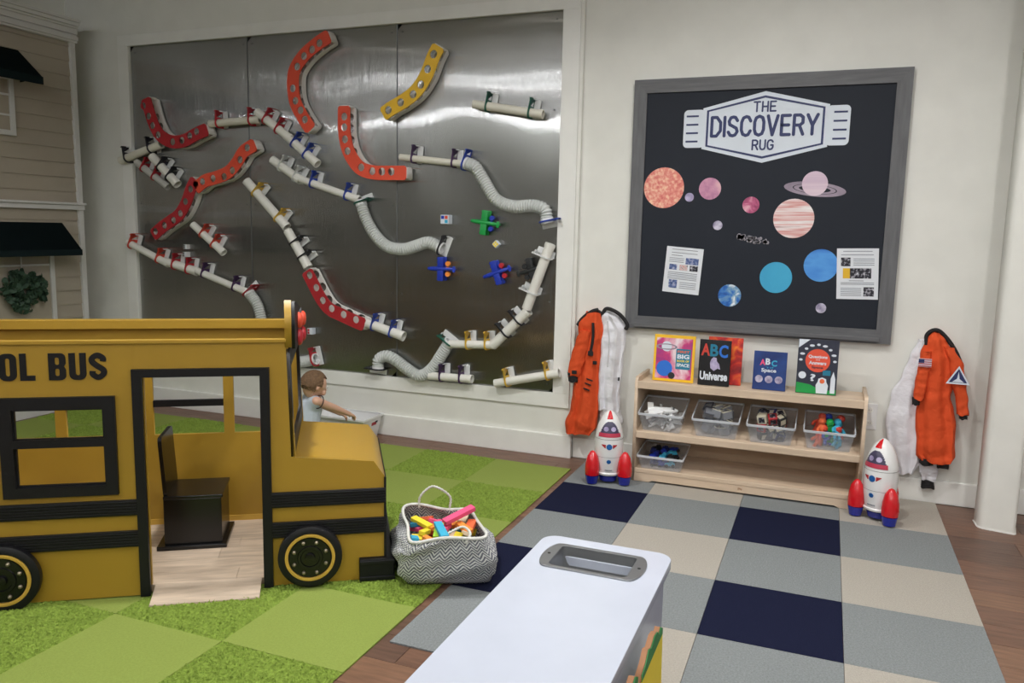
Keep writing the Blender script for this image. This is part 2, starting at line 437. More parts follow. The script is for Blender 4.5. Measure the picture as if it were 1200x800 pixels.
# ================================================================ HOUSE FACADE
HX = -4.1
hs = thing('house_facade', 'play house front with tan siding, white trim and dark awnings left of the steel board', 'playhouse', (-4.2,-1.0,FZ))
part('backing', B2(XL+.005, HX-.012, -2.4, -.2, FZ, 2.94), 'siding', hs)
ex = .108; z = .16; i = 0
while z < 2.78:
    bm = bmesh.new(); z1 = min(z+ex+.012, 2.785)
    V = [bm.verts.new(p) for p in ((HX-.012,-2.4,z),(HX+.004,-2.4,z),(HX-.006,-2.4,z1),(HX-.012,-2.4,z1),(HX-.012,-.23,z),(HX+.004,-.23,z),(HX-.006,-.23,z1),(HX-.012,-.23,z1))]
    for f in ((0,1,2,3),(7,6,5,4),(1,5,6,2),(0,4,5,1),(3,2,6,7),(0,3,7,4)): bm.faces.new([V[k] for k in f])
    part('siding_board', bm, 'siding', hs); z += ex
part('corner_board', B2(HX-.1, HX+.02, -.232, -.19, FZ, 2.79, bev=.003), 'house_trim', hs)
part('corner_board', B2(HX+.0, HX+.02, -2.42, -2.36, FZ, 2.79, bev=.003), 'house_trim', hs)
part('skirt_board', B2(HX-.01, HX+.012, -2.36, -.232, FZ, .16, bev=.003), 'house_trim', hs)
for z0, z1, p in ((2.785,2.80,.035),(2.80,2.83,.05),(2.83,2.845,.03),(2.845,2.885,.045),(2.885,2.90,.06),(2.90,2.925,.08),(2.925,2.945,.095)):
    part('crown_moulding', B2(HX-.1, HX+p, -2.45, -.175-p*.2, z0, z1+.001, bev=.002), 'house_trim', hs)
part('belt_moulding', B2(HX-.02, HX+.03, -2.42, -.185, 1.535, 1.572, bev=.004), 'house_trim', hs)
part('belt_moulding', B2(HX-.02, HX+.045, -2.42, -.18, 1.572, 1.59, bev=.004), 'house_trim', hs)
def hwin(y0, y1, z0, z1, nh, nv):
    w = part('window_frame', B2(HX-.004, HX+.022, y1-.036, y1, z0, z1, bev=.003), 'house_trim', hs)
    part('window_frame', B2(HX-.004, HX+.022, y0, y0+.036, z0, z1, bev=.003), 'house_trim', hs)
    part('window_frame', B2(HX-.004, HX+.022, y0+.036, y1-.036, z1-.036, z1, bev=.003), 'house_trim', hs)
    part('window_frame', B2(HX-.004, HX+.026, y0+.036, y1-.036, z0, z0+.036, bev=.003), 'house_trim', hs)
    part('pane', B2(HX-.003, HX+.008, y0+.03, y1-.03, z0+.03, z1-.03), 'siding', hs)
    for k in range(nh): part('muntin', B2(HX+.0, HX+.016, y0+.03, y1-.03, z0+(z1-z0)*(k+1)/(nh+1)-.007, z0+(z1-z0)*(k+1)/(nh+1)+.007), 'house_trim', hs)
    for k in range(nv): part('muntin', B2(HX+.0, HX+.017, y0+(y1-y0)*(k+1)/(nv+1)-.007, y0+(y1-y0)*(k+1)/(nv+1)+.007, z0+.03, z1-.03), 'house_trim', hs)
hwin(-1.25, -.71, 2.04, 2.46, 2, 2)
hwin(-1.35, -.47, .3, 1.3, 0, 0)
part('muntin', B2(HX+.0, HX+.016, -1.32, -.5, 1.115, 1.13), 'house_trim', hs)
def awning(y0, y1, zt, zm, zb, out, inset, label):
    t = thing('awning', label, 'awning', (HX, (y0+y1)/2, zb), 0)
    bm = bmesh.new()
    x0, x1 = HX+.006, HX+out
    V = [bm.verts.new(p) for p in ((x0,y0+inset,zt),(x0,y1-inset,zt),(x1,y0,zm),(x1,y1,zm),(x0,y0+inset,zb+.02),(x0,y1-inset,zb+.02))]
    for f in ((0,2,3,1),(1,3,5),(0,4,2)): bm.faces.new([V[k] for k in f])
    bmesh.ops.solidify(bm, geom=bm.faces[:], thickness=.004)
    part('canopy', bm, 'awning_cloth', t)
    part('valance', B2(x1-.004, x1+.004, y0, y1, zb, zm+.004, bev=.001), 'awning_cloth', t)
    return t
awning(-2.1, -.62, 2.64, 2.45, 2.40, .20, .03, 'dark green awning over the upper window of the play house')
awning(-2.1, -.375, 1.435, 1.235, 1.195, .20, .0, 'dark green awning below the white belt trim, above the wreath')
# wreath
wr = thing('wreath', 'round wreath of grey-green leaves hanging under the lower awning', 'wreath', (HX+.05,-.75,.80))
bm = bmesh.new(); wc = Vector((HX+.04,-.748,.945))
sweep(bm, [wc+Vector((0,.11*math.cos(a*PI/12),.105*math.sin(a*PI/12))) for a in range(25)], .01, 6, capped=False)
part('wreath_ring', bm, 'leaf', wr)
bm = B2(HX+.03, HX+.036, -.752, -.744, 1.05, 1.19); part('hanging_ribbon', bm, 'house_trim', wr)
bm = bmesh.new(); rnd = random.Random(5)
for k in range(240):
    a = rnd.random()*2*PI; rr = .035+rnd.random()*.12
    c = wc+Vector((rnd.random()*.05-.005, rr*math.cos(a)*1.12, rr*math.sin(a)*1.02))
    q = Quaternion((rnd.random()-.5, rnd.random()-.5, rnd.random()-.5, rnd.random()-.5)).normalized()
    R = [c+q@Vector((.026*math.cos(t*PI/4)*.85, .026*math.sin(t*PI/4), .006*math.cos(t*PI/2))) for t in range(8)]
    f = bm.faces.new([bm.verts.new(p) for p in R]); 
bmesh.ops.solidify(bm, geom=bm.faces[:], thickness=.0015)
part('leaves', bm, 'leaf', wr, kind='stuff')

# ================================================================ STEEL BOARD
sb = thing('steel_board', 'large wall-mounted brushed stainless steel board of three tall sheets behind the tubes', 'board', (-2.0,.045,.41))
XS = [-3.768, -2.655, -1.42, -.252]
for a, b in zip(XS, XS[1:]):
    bm = bmesh.new(); nx, nz_ = 30, 60; vs = []
    rnd = random.Random(int(a*100))
    ph = [rnd.random()*6 for _ in range(4)]
    for i in range(nx+1):
        r_ = []
        for j in range(nz_+1):
            x = a+.0015+(b-a-.003)*i/nx; z = .411+(2.789-.411)*j/nz_
            e = math.sin(PI*i/nx)*math.sin(PI*j/nz_)
            y = .037 + e*.0065*(math.sin(x*4.1+ph[0]+z*.8)*math.sin(z*2.6+ph[1])) + e*.0010*math.sin(x*5+ph[3]+z*5)
            r_.append(bm.verts.new((x, y, z)))
        vs.append(r_)
    for i in range(nx):
        for j in range(nz_): bm.faces.new((vs[i][j], vs[i+1][j], vs[i+1][j+1], vs[i][j+1]))
    bmesh.ops.solidify(bm, geom=bm.faces[:], thickness=-.003)
    part('steel_sheet', bm, 'steel', sb, smooth=60)
for x in (XS[1], XS[2]): part('seam', B2(x-.0035, x+.0035, .0355, .0405, .411, 2.789), 'metal_grey', sb)
rnd = random.Random(3)
for x in (-3.72, -2.69, -2.61, -1.46, -1.38, -.30):
    for z in (.46, 1.0, 1.6, 2.2, 2.74):
        bm = bmesh.new(); lathe(bm, [(.001,0),(.006,0),(.004,.003),(.0005,.004)], (x,.034,z), 8, 'Y'); part('screw', bm, 'metal_grey', sb)

# ---------------------------------------------------------------- ball tracks (foam ramps)
YBOARD = .034
def resample(pts, n):
    L = [0]
    for a, b in zip(pts, pts[1:]): L.append(L[-1]+(Vector(b)-Vector(a)).length)
    out = []
    for k in range(n):
        s = L[-1]*k/(n-1); i = 0
        while i < len(L)-2 and L[i+1] < s: i += 1
        t = (s-L[i])/(L[i+1]-L[i]); out.append(Vector(pts[i]).lerp(Vector(pts[i+1]), t))
    return out
def track(label, cen, holes, m, wid=.094, hr=.0265):
    pts = spline([(x, 0, z) for x, z in cen], 10); pts = resample(pts, 36)
    def outline(w, endcut=0):
        Lf, Rt = [], []
        for i, p in enumerate(pts):
            t = (pts[min(i+1, len(pts)-1)]-pts[max(i-1, 0)]).normalized(); n = Vector((-t.z, 0, t.x))
            Lf.append((p+n*w, i)); Rt.append((p-n*w, i))
        # round the two ends
        t0 = (pts[1]-pts[0]).normalized(); t1 = (pts[-1]-pts[-2]).normalized()
        a = [p-t0*0 for p, _ in Lf]; b = [p for p, _ in Rt]
        rr = .014; cap = w*.25
        s0 = [pts[0]-t0*cap - Vector((-t0.z,0,t0.x))*(w-rr), pts[0]-t0*cap + Vector((-t0.z,0,t0.x))*(w-rr)]
        s1 = [pts[-1]+t1*cap + Vector((-t1.z,0,t1.x))*(w-rr), pts[-1]+t1*cap - Vector((-t1.z,0,t1.x))*(w-rr)]
        loop = a + s1 + b[::-1] + s0
        return [(p.x, p.z) for p in loop]
    o = outline(wid/2)
    cx = sum(p[0] for p in o)/len(o); cz = min(p[1] for p in o)
    t = thing('ball_track', label, 'ball track', (cx, YBOARD, cz), 0)
    hs_ = [circ(x, z, hr, 18) for x, z in holes]
    part('front_plate', plate([o]+hs_, .010, XZM(0, -.062, 0)), m, t)
    part('back_plate', plate([outline(wid/2-.004)]+[circ(x, z, hr+.006, 18) for x, z in holes], .018, XZM(0, .018, 0)), 'foam_white', t)
    # ribbon the balls roll on, along the lower edge, and the two end caps
    P = [pts[0]+(pts[0]-pts[1]).normalized()*.01]+pts[1:-1]+[pts[-1]+(pts[-1]-pts[-2]).normalized()*.01]
    low, lo2 = [], []
    for i, p in enumerate(P):
        d = (P[min(i+1, len(P)-1)]-P[max(i-1, 0)]).normalized(); n = Vector((-d.z, 0, d.x)); s_ = 1 if d.x < 0 else -1
        if i == 0: s0_ = s_
        low.append(p+n*s_sign(pts)*(wid/2-.004)); lo2.append(p+n*s_sign(pts)*(wid/2-.009))
    part('ball_channel', plate([[(p.x, p.z) for p in low]+[(p.x, p.z) for p in lo2[::-1]]],   .026, XZM(0, -.004, 0)), 'foam_white', t)
    for e, f in ((0, 1), (-1, -2)):
        d = (pts[e]-pts[f]).normalized(); n = Vector((-d.z, 0, d.x)); q0 = pts[e]+d*.004
        part('end_cap', plate([[(q0+n*w_+d*k).xz[:] for w_, k in ((-wid*.38,0),(wid*.38,0),(wid*.38,.012),(-wid*.38,.012))]], .066, XZM(0, -.024, 0)), 'foam_white', t)
    return t
def s_sign(pts):
    d = pts[-1]-pts[0]; n = Vector((-d.z, 0, d.x)); return 1 if n.z < 0 else -1
TRK = [
 ('dark red J-shaped ball track, topmost at the left edge of the steel board', 'dark_red'),
 ('orange-red wavy ball track that drops from the middle of the left sheet seam', 'orange_red'),
 ('dark red wavy ball track joining the lower end of an orange-red one', 'dark_red'),
 ('orange-red C-shaped ball track high on the board, at its top edge', 'orange_red'),
 ('orange-red L-shaped ball track beside the second seam of the steel board', 'orange_red'),
 ('yellow S-shaped ball track near the top of the steel board', 'yellow'),
 ('red S-shaped ball track in the lower middle, between two white tubes', 'dark_red'),
]
TRKW = [[[(-3.527, 2.368), (-3.505, 2.298), (-3.461, 2.184), (-3.398, 2.101), (-3.293, 2.055), (-3.177, 2.059), (-3.07, 2.1), (-2.965, 2.134)], [(-3.555, 2.325), (-3.508, 2.248), (-3.474, 2.178), (-3.423, 2.108), (-3.284, 2.054), (-3.194, 2.062), (-3.119, 2.094), (-3.053, 2.124)]], [[(-2.537, 2.016), (-2.629, 1.969), (-2.693, 1.892), (-2.773, 1.825), (-2.884, 1.789), (-2.988, 1.765), (-3.071, 1.715)], [(-2.594, 1.999), (-2.661, 1.915), (-2.733, 1.84), (-2.809, 1.795), (-2.912, 1.783), (-3.012, 1.761)]], [[(-3.085, 1.765), (-3.128, 1.702), (-3.174, 1.607), (-3.244, 1.517), (-3.33, 1.465), (-3.417, 1.418), (-3.505, 1.358)], [(-3.128, 1.705), (-3.181, 1.613), (-3.235, 1.524), (-3.304, 1.472), (-3.395, 1.432), (-3.487, 1.384)]], [[(-1.898, 2.719), (-1.981, 2.68), (-2.094, 2.608), (-2.173, 2.516), (-2.189, 2.414), (-2.17, 2.299), (-2.115, 2.205), (-2.053, 2.122)], [(-1.967, 2.682), (-2.027, 2.644), (-2.094, 2.605), (-2.151, 2.538), (-2.19, 2.394), (-2.17, 2.31), (-2.129, 2.245), (-2.094, 2.181)]], [[(-1.774, 2.25), (-1.775, 2.155), (-1.769, 2.058), (-1.736, 1.95), (-1.656, 1.852), (-1.549, 1.818), (-1.43, 1.814), (-1.307, 1.813)], [(-1.773, 2.191), (-1.774, 2.121), (-1.769, 2.041), (-1.75, 1.962), (-1.642, 1.852), (-1.555, 1.826), (-1.479, 1.823), (-1.407, 1.822)]], [[(-1.067, 2.597), (-1.103, 2.536), (-1.152, 2.427), (-1.226, 2.334), (-1.321, 2.273), (-1.41, 2.232), (-1.462, 2.201)], [(-1.097, 2.559), (-1.14, 2.469), (-1.189, 2.375), (-1.245, 2.316), (-1.337, 2.268), (-1.43, 2.222)]], [[(-2.091, 1.124), (-2.042, 1.041), (-1.978, 0.941), (-1.908, 0.872), (-1.809, 0.835), (-1.718, 0.804), (-1.635, 0.779)], [(-2.073, 1.103), (-2.017, 1.018), (-1.964, 0.929), (-1.89, 0.876), (-1.791, 0.839), (-1.69, 0.809)]]]
for (lab, m), (cen, hol) in zip(TRK, TRKW): track(lab, cen, hol, m)

# ---------------------------------------------------------------- tubes with magnetic clips
def clip(t, p, ax, m, r):
    "coloured C ring round the tube reaching back to a white magnet foot on the board"
    p = Vector(p); ax = Vector((ax.x, 0, ax.z)).normalized(); up = Vector((-ax.z, 0, ax.x))
    if up.z < 0: up = -up
    F3 = Matrix((( up.x, 0, ax.x, 0), (0, -1, 0, 0), (up.z, 0, ax.z, 0), (0, 0, 0, 1)))  # local x->up, y->-Y(front), z->axis
    F3 = Matrix.Translation((p.x, p.y, p.z)) @ F3
    dep = YBOARD-.003-p.y
    ro = r+.008
    ro = r+.010; H = .090; y0 = -dep
    o = [(-ro, y0), (-ro, 0)]+[(ro*math.cos(a), ro*math.sin(a)) for a in [PI-PI*k/2/8 for k in range(1, 8)]]+rrect(0, H, y0, ro, .012, 3)[:4]+[(H, y0)]
    hole = circ(0, 0, r+.0015, 20)
    win = [(ro-.002, y0+.006), (H-.008, y0+.006), (H-.008, ro-.009), (ro+.002, ro*.55), (ro+.001, 0)]
    part('clip', plate([o, hole, win], .009, F3), m, t)
    bm = bmesh.new()
    box(bm, (0, 0, 0), (H+ro-.006, .010, .042), bev=.003)
    bmesh.ops.transform(bm, matrix=F3 @ Matrix.Translation(((H-ro)/2, -dep+.006, .022)), verts=bm.verts)
    part('magnet_foot', bm, 'clip_white', t)
    bm = bmesh.new(); box(bm, (0, 0, 0), (.006, dep*.8, .014), bev=.002)
    bmesh.ops.transform(bm, matrix=F3 @ Matrix.Translation((H-.005, -dep*.55, .012)), verts=bm.verts)
    part('clip_arm', bm, 'clip_white', t)
def tube(label, a, b, clips, r=.024, m='pvc', flare=False):
    a, b = Vector(a), Vector(b); c = (a+b)/2
    t = thing('ball_tube', label, 'tube', (c.x, YBOARD, min(a.z, b.z)))
    part('pipe', pipe(bmesh.new(), a, b, r, r-.003), m, t, smooth=40)
    # slotted window cut look: short collar at the lower end
    ax = (b-a).normalized()
    part('collar', pipe(bmesh.new(), b-ax*.02, b+ax*.003, r+.0022, r-.0028), m, t, smooth=40)
    for p, k in clips:
        p = Vector(p); s = (p-a).dot(ax); clip(t, a+ax*s, ax, k, r)
    return t
TUBES = [['short white tube with black clips poking past the left edge of the steel board', (-3.852, -0.028, 1.926), (-3.43, -0.028, 2.042), [((-3.78, -0.028, 1.952), 'clip_black'), ((-3.541, -0.028, 2.032), 'clip_black')], 0.03, 'pvc_warm'], ['short see-through tube with dark red clips at the left of the board', (-3.686, -0.028, 1.912), (-3.379, -0.028, 1.723), [((-3.619, -0.028, 1.866), 'clip_red'), ((-3.511, -0.028, 1.8), 'clip_red')], 0.026, 'pvc_clear'], ['short white tube with black clips, right of the see-through tube', (-3.528, -0.028, 1.955), (-3.286, -0.028, 1.742), [((-3.429, -0.028, 1.896), 'clip_black'), ((-3.34, -0.028, 1.825), 'clip_black')], 0.0325, 'pvc'], ['level white tube with red clips near the upper left seam', (-2.957, -0.028, 2.181), (-2.501, -0.028, 2.198), [((-2.878, -0.028, 2.191), 'clip_red'), ((-2.584, -0.028, 2.2), 'clip_red')], 0.0275, 'pvc_warm'], ['slanted white tube with dark red clips, right of the level one', (-2.53, -0.028, 2.252), (-2.239, -0.028, 2.055), [((-2.449, -0.028, 2.202), 'clip_red'), ((-2.347, -0.028, 2.129), 'clip_red')], 0.03, 'pvc'], ['slanted white tube with blue clips, under the C-shaped track', (-2.261, -0.028, 2.068), (-2.019, -0.028, 1.882), [((-2.21, -0.028, 2.031), 'clip_blue'), ((-2.111, -0.028, 1.953), 'clip_blue')], 0.03, 'pvc'], ['short slanted tube with white clips, left of the blue-clipped run', (-2.404, -0.028, 1.916), (-2.165, -0.028, 1.771), [((-2.324, -0.028, 1.873), 'clip_white'), ((-2.2, -0.028, 1.801), 'clip_white')], 0.03, 'pvc'], ['long slanted tube with blue clips leading into a hose with a green clip', (-2.179, -0.028, 1.783), (-1.68, -0.028, 1.637), [((-2.064, -0.028, 1.753), 'clip_blue'), ((-1.783, -0.028, 1.665), 'clip_blue')], 0.026, 'pvc'], ['white tube with yellow clips slanting down from the middle of the board', (-2.636, -0.028, 1.766), (-2.289, -0.028, 1.439), [((-2.554, -0.028, 1.687), 'clip_yellow'), ((-2.362, -0.028, 1.505), 'clip_yellow')], 0.0325, 'pvc'], ['white tube with thin black clips feeding the red S-shaped track', (-2.282, -0.028, 1.415), (-2.11, -0.028, 1.158), [((-2.224, -0.028, 1.331), 'clip_black'), ((-2.16, -0.028, 1.229), 'clip_black')], 0.0325, 'pvc'], ['short lone tube with orange-red clips on the lower left sheet', (-3.15, -0.028, 1.443), (-2.865, -0.028, 1.239), [((-3.054, -0.028, 1.381), 'clip_orange'), ((-2.951, -0.028, 1.306), 'clip_orange')], 0.0275, 'pvc'], ['white tube with orange-red clips at the lower left edge of the board', (-3.811, -0.028, 1.291), (-3.408, -0.028, 1.137), [((-3.776, -0.028, 1.279), 'clip_orange'), ((-3.501, -0.028, 1.173), 'clip_orange')], 0.0275, 'pvc'], ['short white tube with two dark red clips in the long lower-left run', (-3.442, -0.028, 1.156), (-3.124, -0.028, 1.088), [((-3.34, -0.028, 1.133), 'clip_red'), ((-3.206, -0.028, 1.105), 'clip_red')], 0.0325, 'pvc'], ['long white tube with purple clips in the lower-left run', (-3.148, -0.028, 1.101), (-2.661, -0.028, 0.954), [((-3.059, -0.028, 1.072), 'clip_purple'), ((-2.771, -0.028, 0.981), 'clip_purple')], 0.026, 'pvc'], ['short white tube with blue clips after the red S-shaped track', (-1.665, -0.028, 0.798), (-1.331, -0.028, 0.712), [((-1.568, -0.028, 0.774), 'clip_blue'), ((-1.425, -0.028, 0.735), 'clip_blue')], 0.0325, 'pvc'], ['level tube with purple clips leading into a hose with a blue clip', (-1.36, -0.028, 1.92), (-0.894, -0.028, 1.871), [((-1.263, -0.028, 1.908), 'clip_purple'), ((-0.967, -0.028, 1.877), 'clip_purple')], 0.0225, 'pvc_warm'], ['level white tube with dark green clips near the top right corner of the board', (-0.827, -0.028, 2.244), (-0.356, -0.028, 2.165), [((-0.731, -0.028, 2.225), 'clip_green'), ((-0.441, -0.028, 2.178), 'clip_green')], 0.0275, 'pvc_warm'], ['level white tube with yellow clips at the top of the lowest hose', (-0.978, -0.028, 0.684), (-0.648, -0.028, 0.702), [((-0.846, -0.028, 0.688), 'clip_yellow'), ((-0.709, -0.028, 0.698), 'clip_yellow')], 0.0275, 'pvc'], ['slanted white tube with black clips rising right of the yellow-clipped tube', (-0.666, -0.028, 0.695), (-0.42, -0.028, 0.94), [((-0.577, -0.028, 0.786), 'clip_black'), ((-0.49, -0.028, 0.875), 'clip_black')], 0.0325, 'pvc'], ['steep white tube with white clips at the lower right edge of the board', (-0.432, -0.028, 0.951), (-0.282, -0.028, 1.369), [((-0.394, -0.028, 1.057), 'clip_white'), ((-0.314, -0.028, 1.288), 'clip_white')], 0.0325, 'pvc'], ['low white tube with purple clips on the bottom edge of the board', (-1.131, -0.028, 0.454), (-0.811, -0.028, 0.459), [((-1.04, -0.028, 0.456), 'clip_purple'), ((-0.893, -0.028, 0.458), 'clip_purple')], 0.0275, 'pvc'], ['low white tube with yellow clips at the bottom right corner of the board', (-0.643, -0.028, 0.445), (-0.201, -0.028, 0.552), [((-0.558, -0.028, 0.464), 'clip_yellow'), ((-0.281, -0.028, 0.534), 'clip_yellow')], 0.0275, 'pvc']]
for lab, a, b, cl, r, m in TUBES: tube(lab, a, b, cl, r, m)
# ---------------------------------------------------------------- corrugated hoses
def hose(label, pts, c0, c1, r=.038, m='hose'):
    P = spline(pts, 14); L = sum((b-a).length for a, b in zip(P, P[1:])); n = int(L/.0028)
    P = resample(P, n)
    lo = min(p.z for p in P); mid = P[n//2]
    t = thing('corrugated_hose', label, 'hose', (mid.x, YBOARD, lo-r))
    bm = bmesh.new(); sweep(bm, P, lambda u_: r+.0045*math.sin(u_*n*PI/3+.7), 18, capped=False)
    part('hose', bm, m, t, smooth=60)
    for (k, e) in ((0, c0), (-1, c1)):
        if not e: continue
        p = P[k]; q_ = P[k+4 if k == 0 else k-4]; ax = (p-q_).normalized()
        part('cuff', pipe(bmesh.new(), p-ax*.012, p+ax*.02, r+.004, r-.004), 'white_plastic', t, smooth=40)
        clip(t, p+ax*.006, ax, e, r+.0045)
    return t
HOSES = [['grey corrugated hose with green clip curving down beside the right seam', [(-1.677, -0.012, 1.614), (-1.643, -0.012, 1.521), (-1.576, -0.012, 1.412), (-1.475, -0.012, 1.327), (-1.348, -0.012, 1.307), (-1.243, -0.012, 1.333), (-1.153, -0.012, 1.358), (-1.063, -0.012, 1.326)], 'clip_green', 'clip_black', 0.038], ['grey corrugated hose with red clips dropping behind the bus roof', [(-2.651, -0.012, 0.947), (-2.575, -0.012, 0.855), (-2.532, -0.012, 0.717), (-2.473, -0.012, 0.58), (-2.337, -0.012, 0.475), (-2.201, -0.012, 0.46), (-2.081, -0.012, 0.489)], 'clip_red', 'clip_red', 0.038], ['grey corrugated hose with blue clips running to the right edge of the board', [(-0.883, -0.012, 1.877), (-0.815, -0.012, 1.849), (-0.747, -0.012, 1.757), (-0.662, -0.012, 1.643), (-0.542, -0.012, 1.601), (-0.415, -0.012, 1.608), (-0.334, -0.012, 1.582), (-0.315, -0.012, 1.518)], 'clip_blue', 'clip_blue', 0.038], ['lowest corrugated hose, wavy, near the bottom edge of the board', [(-0.992, -0.012, 0.687), (-1.049, -0.012, 0.6), (-1.12, -0.012, 0.5), (-1.212, -0.012, 0.445), (-1.312, -0.012, 0.484), (-1.4, -0.012, 0.537), (-1.475, -0.012, 0.561), (-1.537, -0.012, 0.532), (-1.544, -0.012, 0.471)], 'clip_green', 'clip_black', 0.038]]
for lab, p, a, b, r in HOSES: hose(lab, p, a, b, r)
# ---------------------------------------------------------------- small magnetic toys
def cube(label, c, s, mats, rot=0):
    t = thing('magnetic_cube', label, 'toy cube', (c[0], YBOARD, c[2]-s/2))
    bm = B((0,0,0), (s,s,s), bev=.003)
    bmesh.ops.transform(bm, matrix=Matrix.Translation((c[0], YBOARD-s/2-.001, c[2])) @ Matrix.Rotation(rot, 4, 'Y'), verts=bm.verts)
    part('cube_body', bm, mats[0], t)
    for k, (dx, dz) in enumerate(((-1,1),(1,1),(-1,-1),(1,-1))):
        bm = B((dx*s*.22, 0, dz*s*.22), (s*.36, .002, s*.36))
        bmesh.ops.transform(bm, matrix=Matrix.Translation((c[0], YBOARD-s-.001, c[2])) @ Matrix.Rotation(rot, 4, 'Y'), verts=bm.verts)
        part('sticker', bm, mats[1+k % (len(mats)-1)], t)
cube('small white cube with blue and orange marks, left of the green toy plane', (-1.027, 0.0, 1.513), .06, ['print_white','toy_blue','clip_orange','print_white','foam_sky'])
cube('small yellow-faced cube on the steel, set on its corner', (-0.667, 0.0, 1.359), .038, ['print_white','foam_yellowfoam'], PI/4)
cube('small white cube with a red mark, above the bus roof', (-2.116, 0.0, 0.692), .045, ['print_white','clip_red','print_white'])
cube('upper of two tiny silver blocks, above the long white tube', (-3.259, 0.0, 1.272), .036, ['clip_white','metal_grey','print_white'])
cube('lower of two tiny silver blocks, touching the long white tube', (-3.262, 0.0, 1.213), .04, ['clip_white','metal_grey','print_white'])
def plane(label, c, rot, m1, m2):
    t = thing('toy_plane', label, 'toy plane', (c[0], YBOARD, c[2]-.06))
    G = Matrix.Translation((c[0], YBOARD-.03, c[2])) @ Matrix.Rotation(rot, 4, 'Y')
    def pp(name, bm, m):
        bmesh.ops.transform(bm, matrix=G, verts=bm.verts); part(name, bm, m, t, smooth=40)
    bm = bmesh.new(); sweep(bm, [(-.105,-.02,0),(-.07,-.02,0),(0,-.02,0),(.06,-.018,0),(.10,-.01,0)], lambda u_: .004+.012*math.sin(PI*min(1, .15+u_*.85))**.8, 10); pp('fuselage', bm, m1)
    for y, dx in ((-.03, -.01), (.012, -.004)):
        for s in (-1, 1):
            bm = B((dx, y, s*.045), (.042, .006, .07), bev=.002)
            for k in range(3): box(bm, (dx, y, s*(.02+.024*k)), (.05, .009, .006))
            pp('wing', bm, m1)
    for s in (-1, 1):
        bm = bmesh.new(); lathe(bm, [(.004,-.012),(.016,-.012),(.018,0),(.016,.012),(.004,.012)], (.035, -.005, s*.035), 12, 'Y'); pp('engine', bm, m2)
    pp('cockpit', B((.032, -.012, 0), (.03, .03, .028), bev=.006), m2)
    pp('tail_fin', B((.085, -.02, 0), (.02, .004, .04), bev=.001), m1)
plane('green toy biplane with blue parts, highest of the toy planes', (-0.733, -0.02, 1.495), .12, 'toy_green', 'toy_blue')
plane('blue toy biplane with yellow engines, below the hose end', (-1.045, -0.02, 1.185), 0, 'toy_blue', 'foam_orange')
plane('blue toy biplane with red engines, tilted, next to the black one', (-0.643, -0.02, 1.178), -.35, 'toy_blue', 'clip_red')
plane('black toy biplane beside the slanted white tube', (-0.418, -0.02, 1.198), PI-.3, 'toy_black', 'toy_black')

# ================================================================ DISCOVERY BOARD
db = thing('discovery_board', 'black poster board in a grey wooden frame with planets and a sign', 'board', (.96,WY0,.86))
ox0, ox1, oz0, oz1 = .205, 1.705, .868, 2.352; fw = .078
def miter(p, m):
    part('frame_rail', plate([p], .034, XZM(0, .036, 0)), m, db)
miter([(ox0,oz1),(ox0+fw,oz1-fw),(ox1-fw,oz1-fw),(ox1,oz1)], 'frame_grey')
miter([(ox0,oz0),(ox1,oz0),(ox1-fw,oz0+fw),(ox0+fw,oz0+fw)], 'frame_grey')
miter([(ox0,oz0),(ox0+fw,oz0+fw),(ox0+fw,oz1-fw),(ox0,oz1)], 'frame_grey_v')
miter([(ox1,oz0),(ox1,oz1),(ox1-fw,oz1-fw),(ox1-fw,oz0+fw)], 'frame_grey_v')
part('ledge', B2(ox0+.06, ox1-.06, .002, .02, oz0+.012, oz0+.034, bev=.002), 'frame_grey', db)
part('board_panel', B2(ox0+.05, ox1-.05, .030, .05, oz0+.05, oz1-.05), 'board_black', db)
YP = .029
def disc(name, px, rpx, m, label):
    (x, y, z), r = px, rpx
    bm = bmesh.new(); lathe(bm, [(.0005,0),(r,0),(r,.0012),(.0005,.0012)], (x, YP, z), 40, 'Y'); return part(name, bm, m, db, label=label)
PL_ = [['sun', (0.406, 0.03, 1.722), 0.1198, 'sun_print', 'large orange-pink sun'], ['planet', (0.56, 0.03, 1.667), 0.0259, 'mercury_print', 'tiny lilac planet beside the sun'], ['planet', (0.677, 0.03, 1.717), 0.0635, 'venus_print', 'mauve planet'], ['planet', (0.914, 0.03, 1.625), 0.047, 'mars_print', 'small pink planet'], ['planet', (0.733, 0.03, 1.505), 0.0273, 'moon_print', 'tiny blue-white planet'], ['planet', (1.152, 0.03, 1.551), 0.1105, 'jupiter_print', 'banded red and white planet'], ['planet', (1.252, 0.03, 1.746), 0.0682, 'saturn_print', 'pale ringed planet'], ['planet', (1.077, 0.03, 1.213), 0.0893, 'uranus_print', 'cyan planet'], ['planet', (1.315, 0.03, 1.291), 0.0917, 'neptune_print', 'bright blue planet'], ['planet', (0.824, 0.03, 1.097), 0.0658, 'earth_print', 'blue and white Earth'], ['planet', (1.332, 0.03, 1.05), 0.0282, 'moon_print', 'tiny grey-lilac planet']]
for n, p, r, m, l in PL_: disc(n, p, r, m, l)
sx, sy, sz = (1.253, 0.03, 1.727)
part('planet_ring', plate([circ(0,0,.165,48,.04), circ(0,0,.118,40,.026)], .001, XZM(sx, YP-.0006, sz-.012, .1)), 'ring_print', db, label='pale ring of the ringed planet')
part('planet_ring', plate([circ(0,0,.112,40,.024), circ(0,0,.085,40,.016)], .001, XZM(sx, YP-.0006, sz-.012, .1)), 'ring_print', db, label='inner ring of the ringed planet')
bm = bmesh.new(); rnd = random.Random(9); ac = (0.935, 0.03, 1.43)
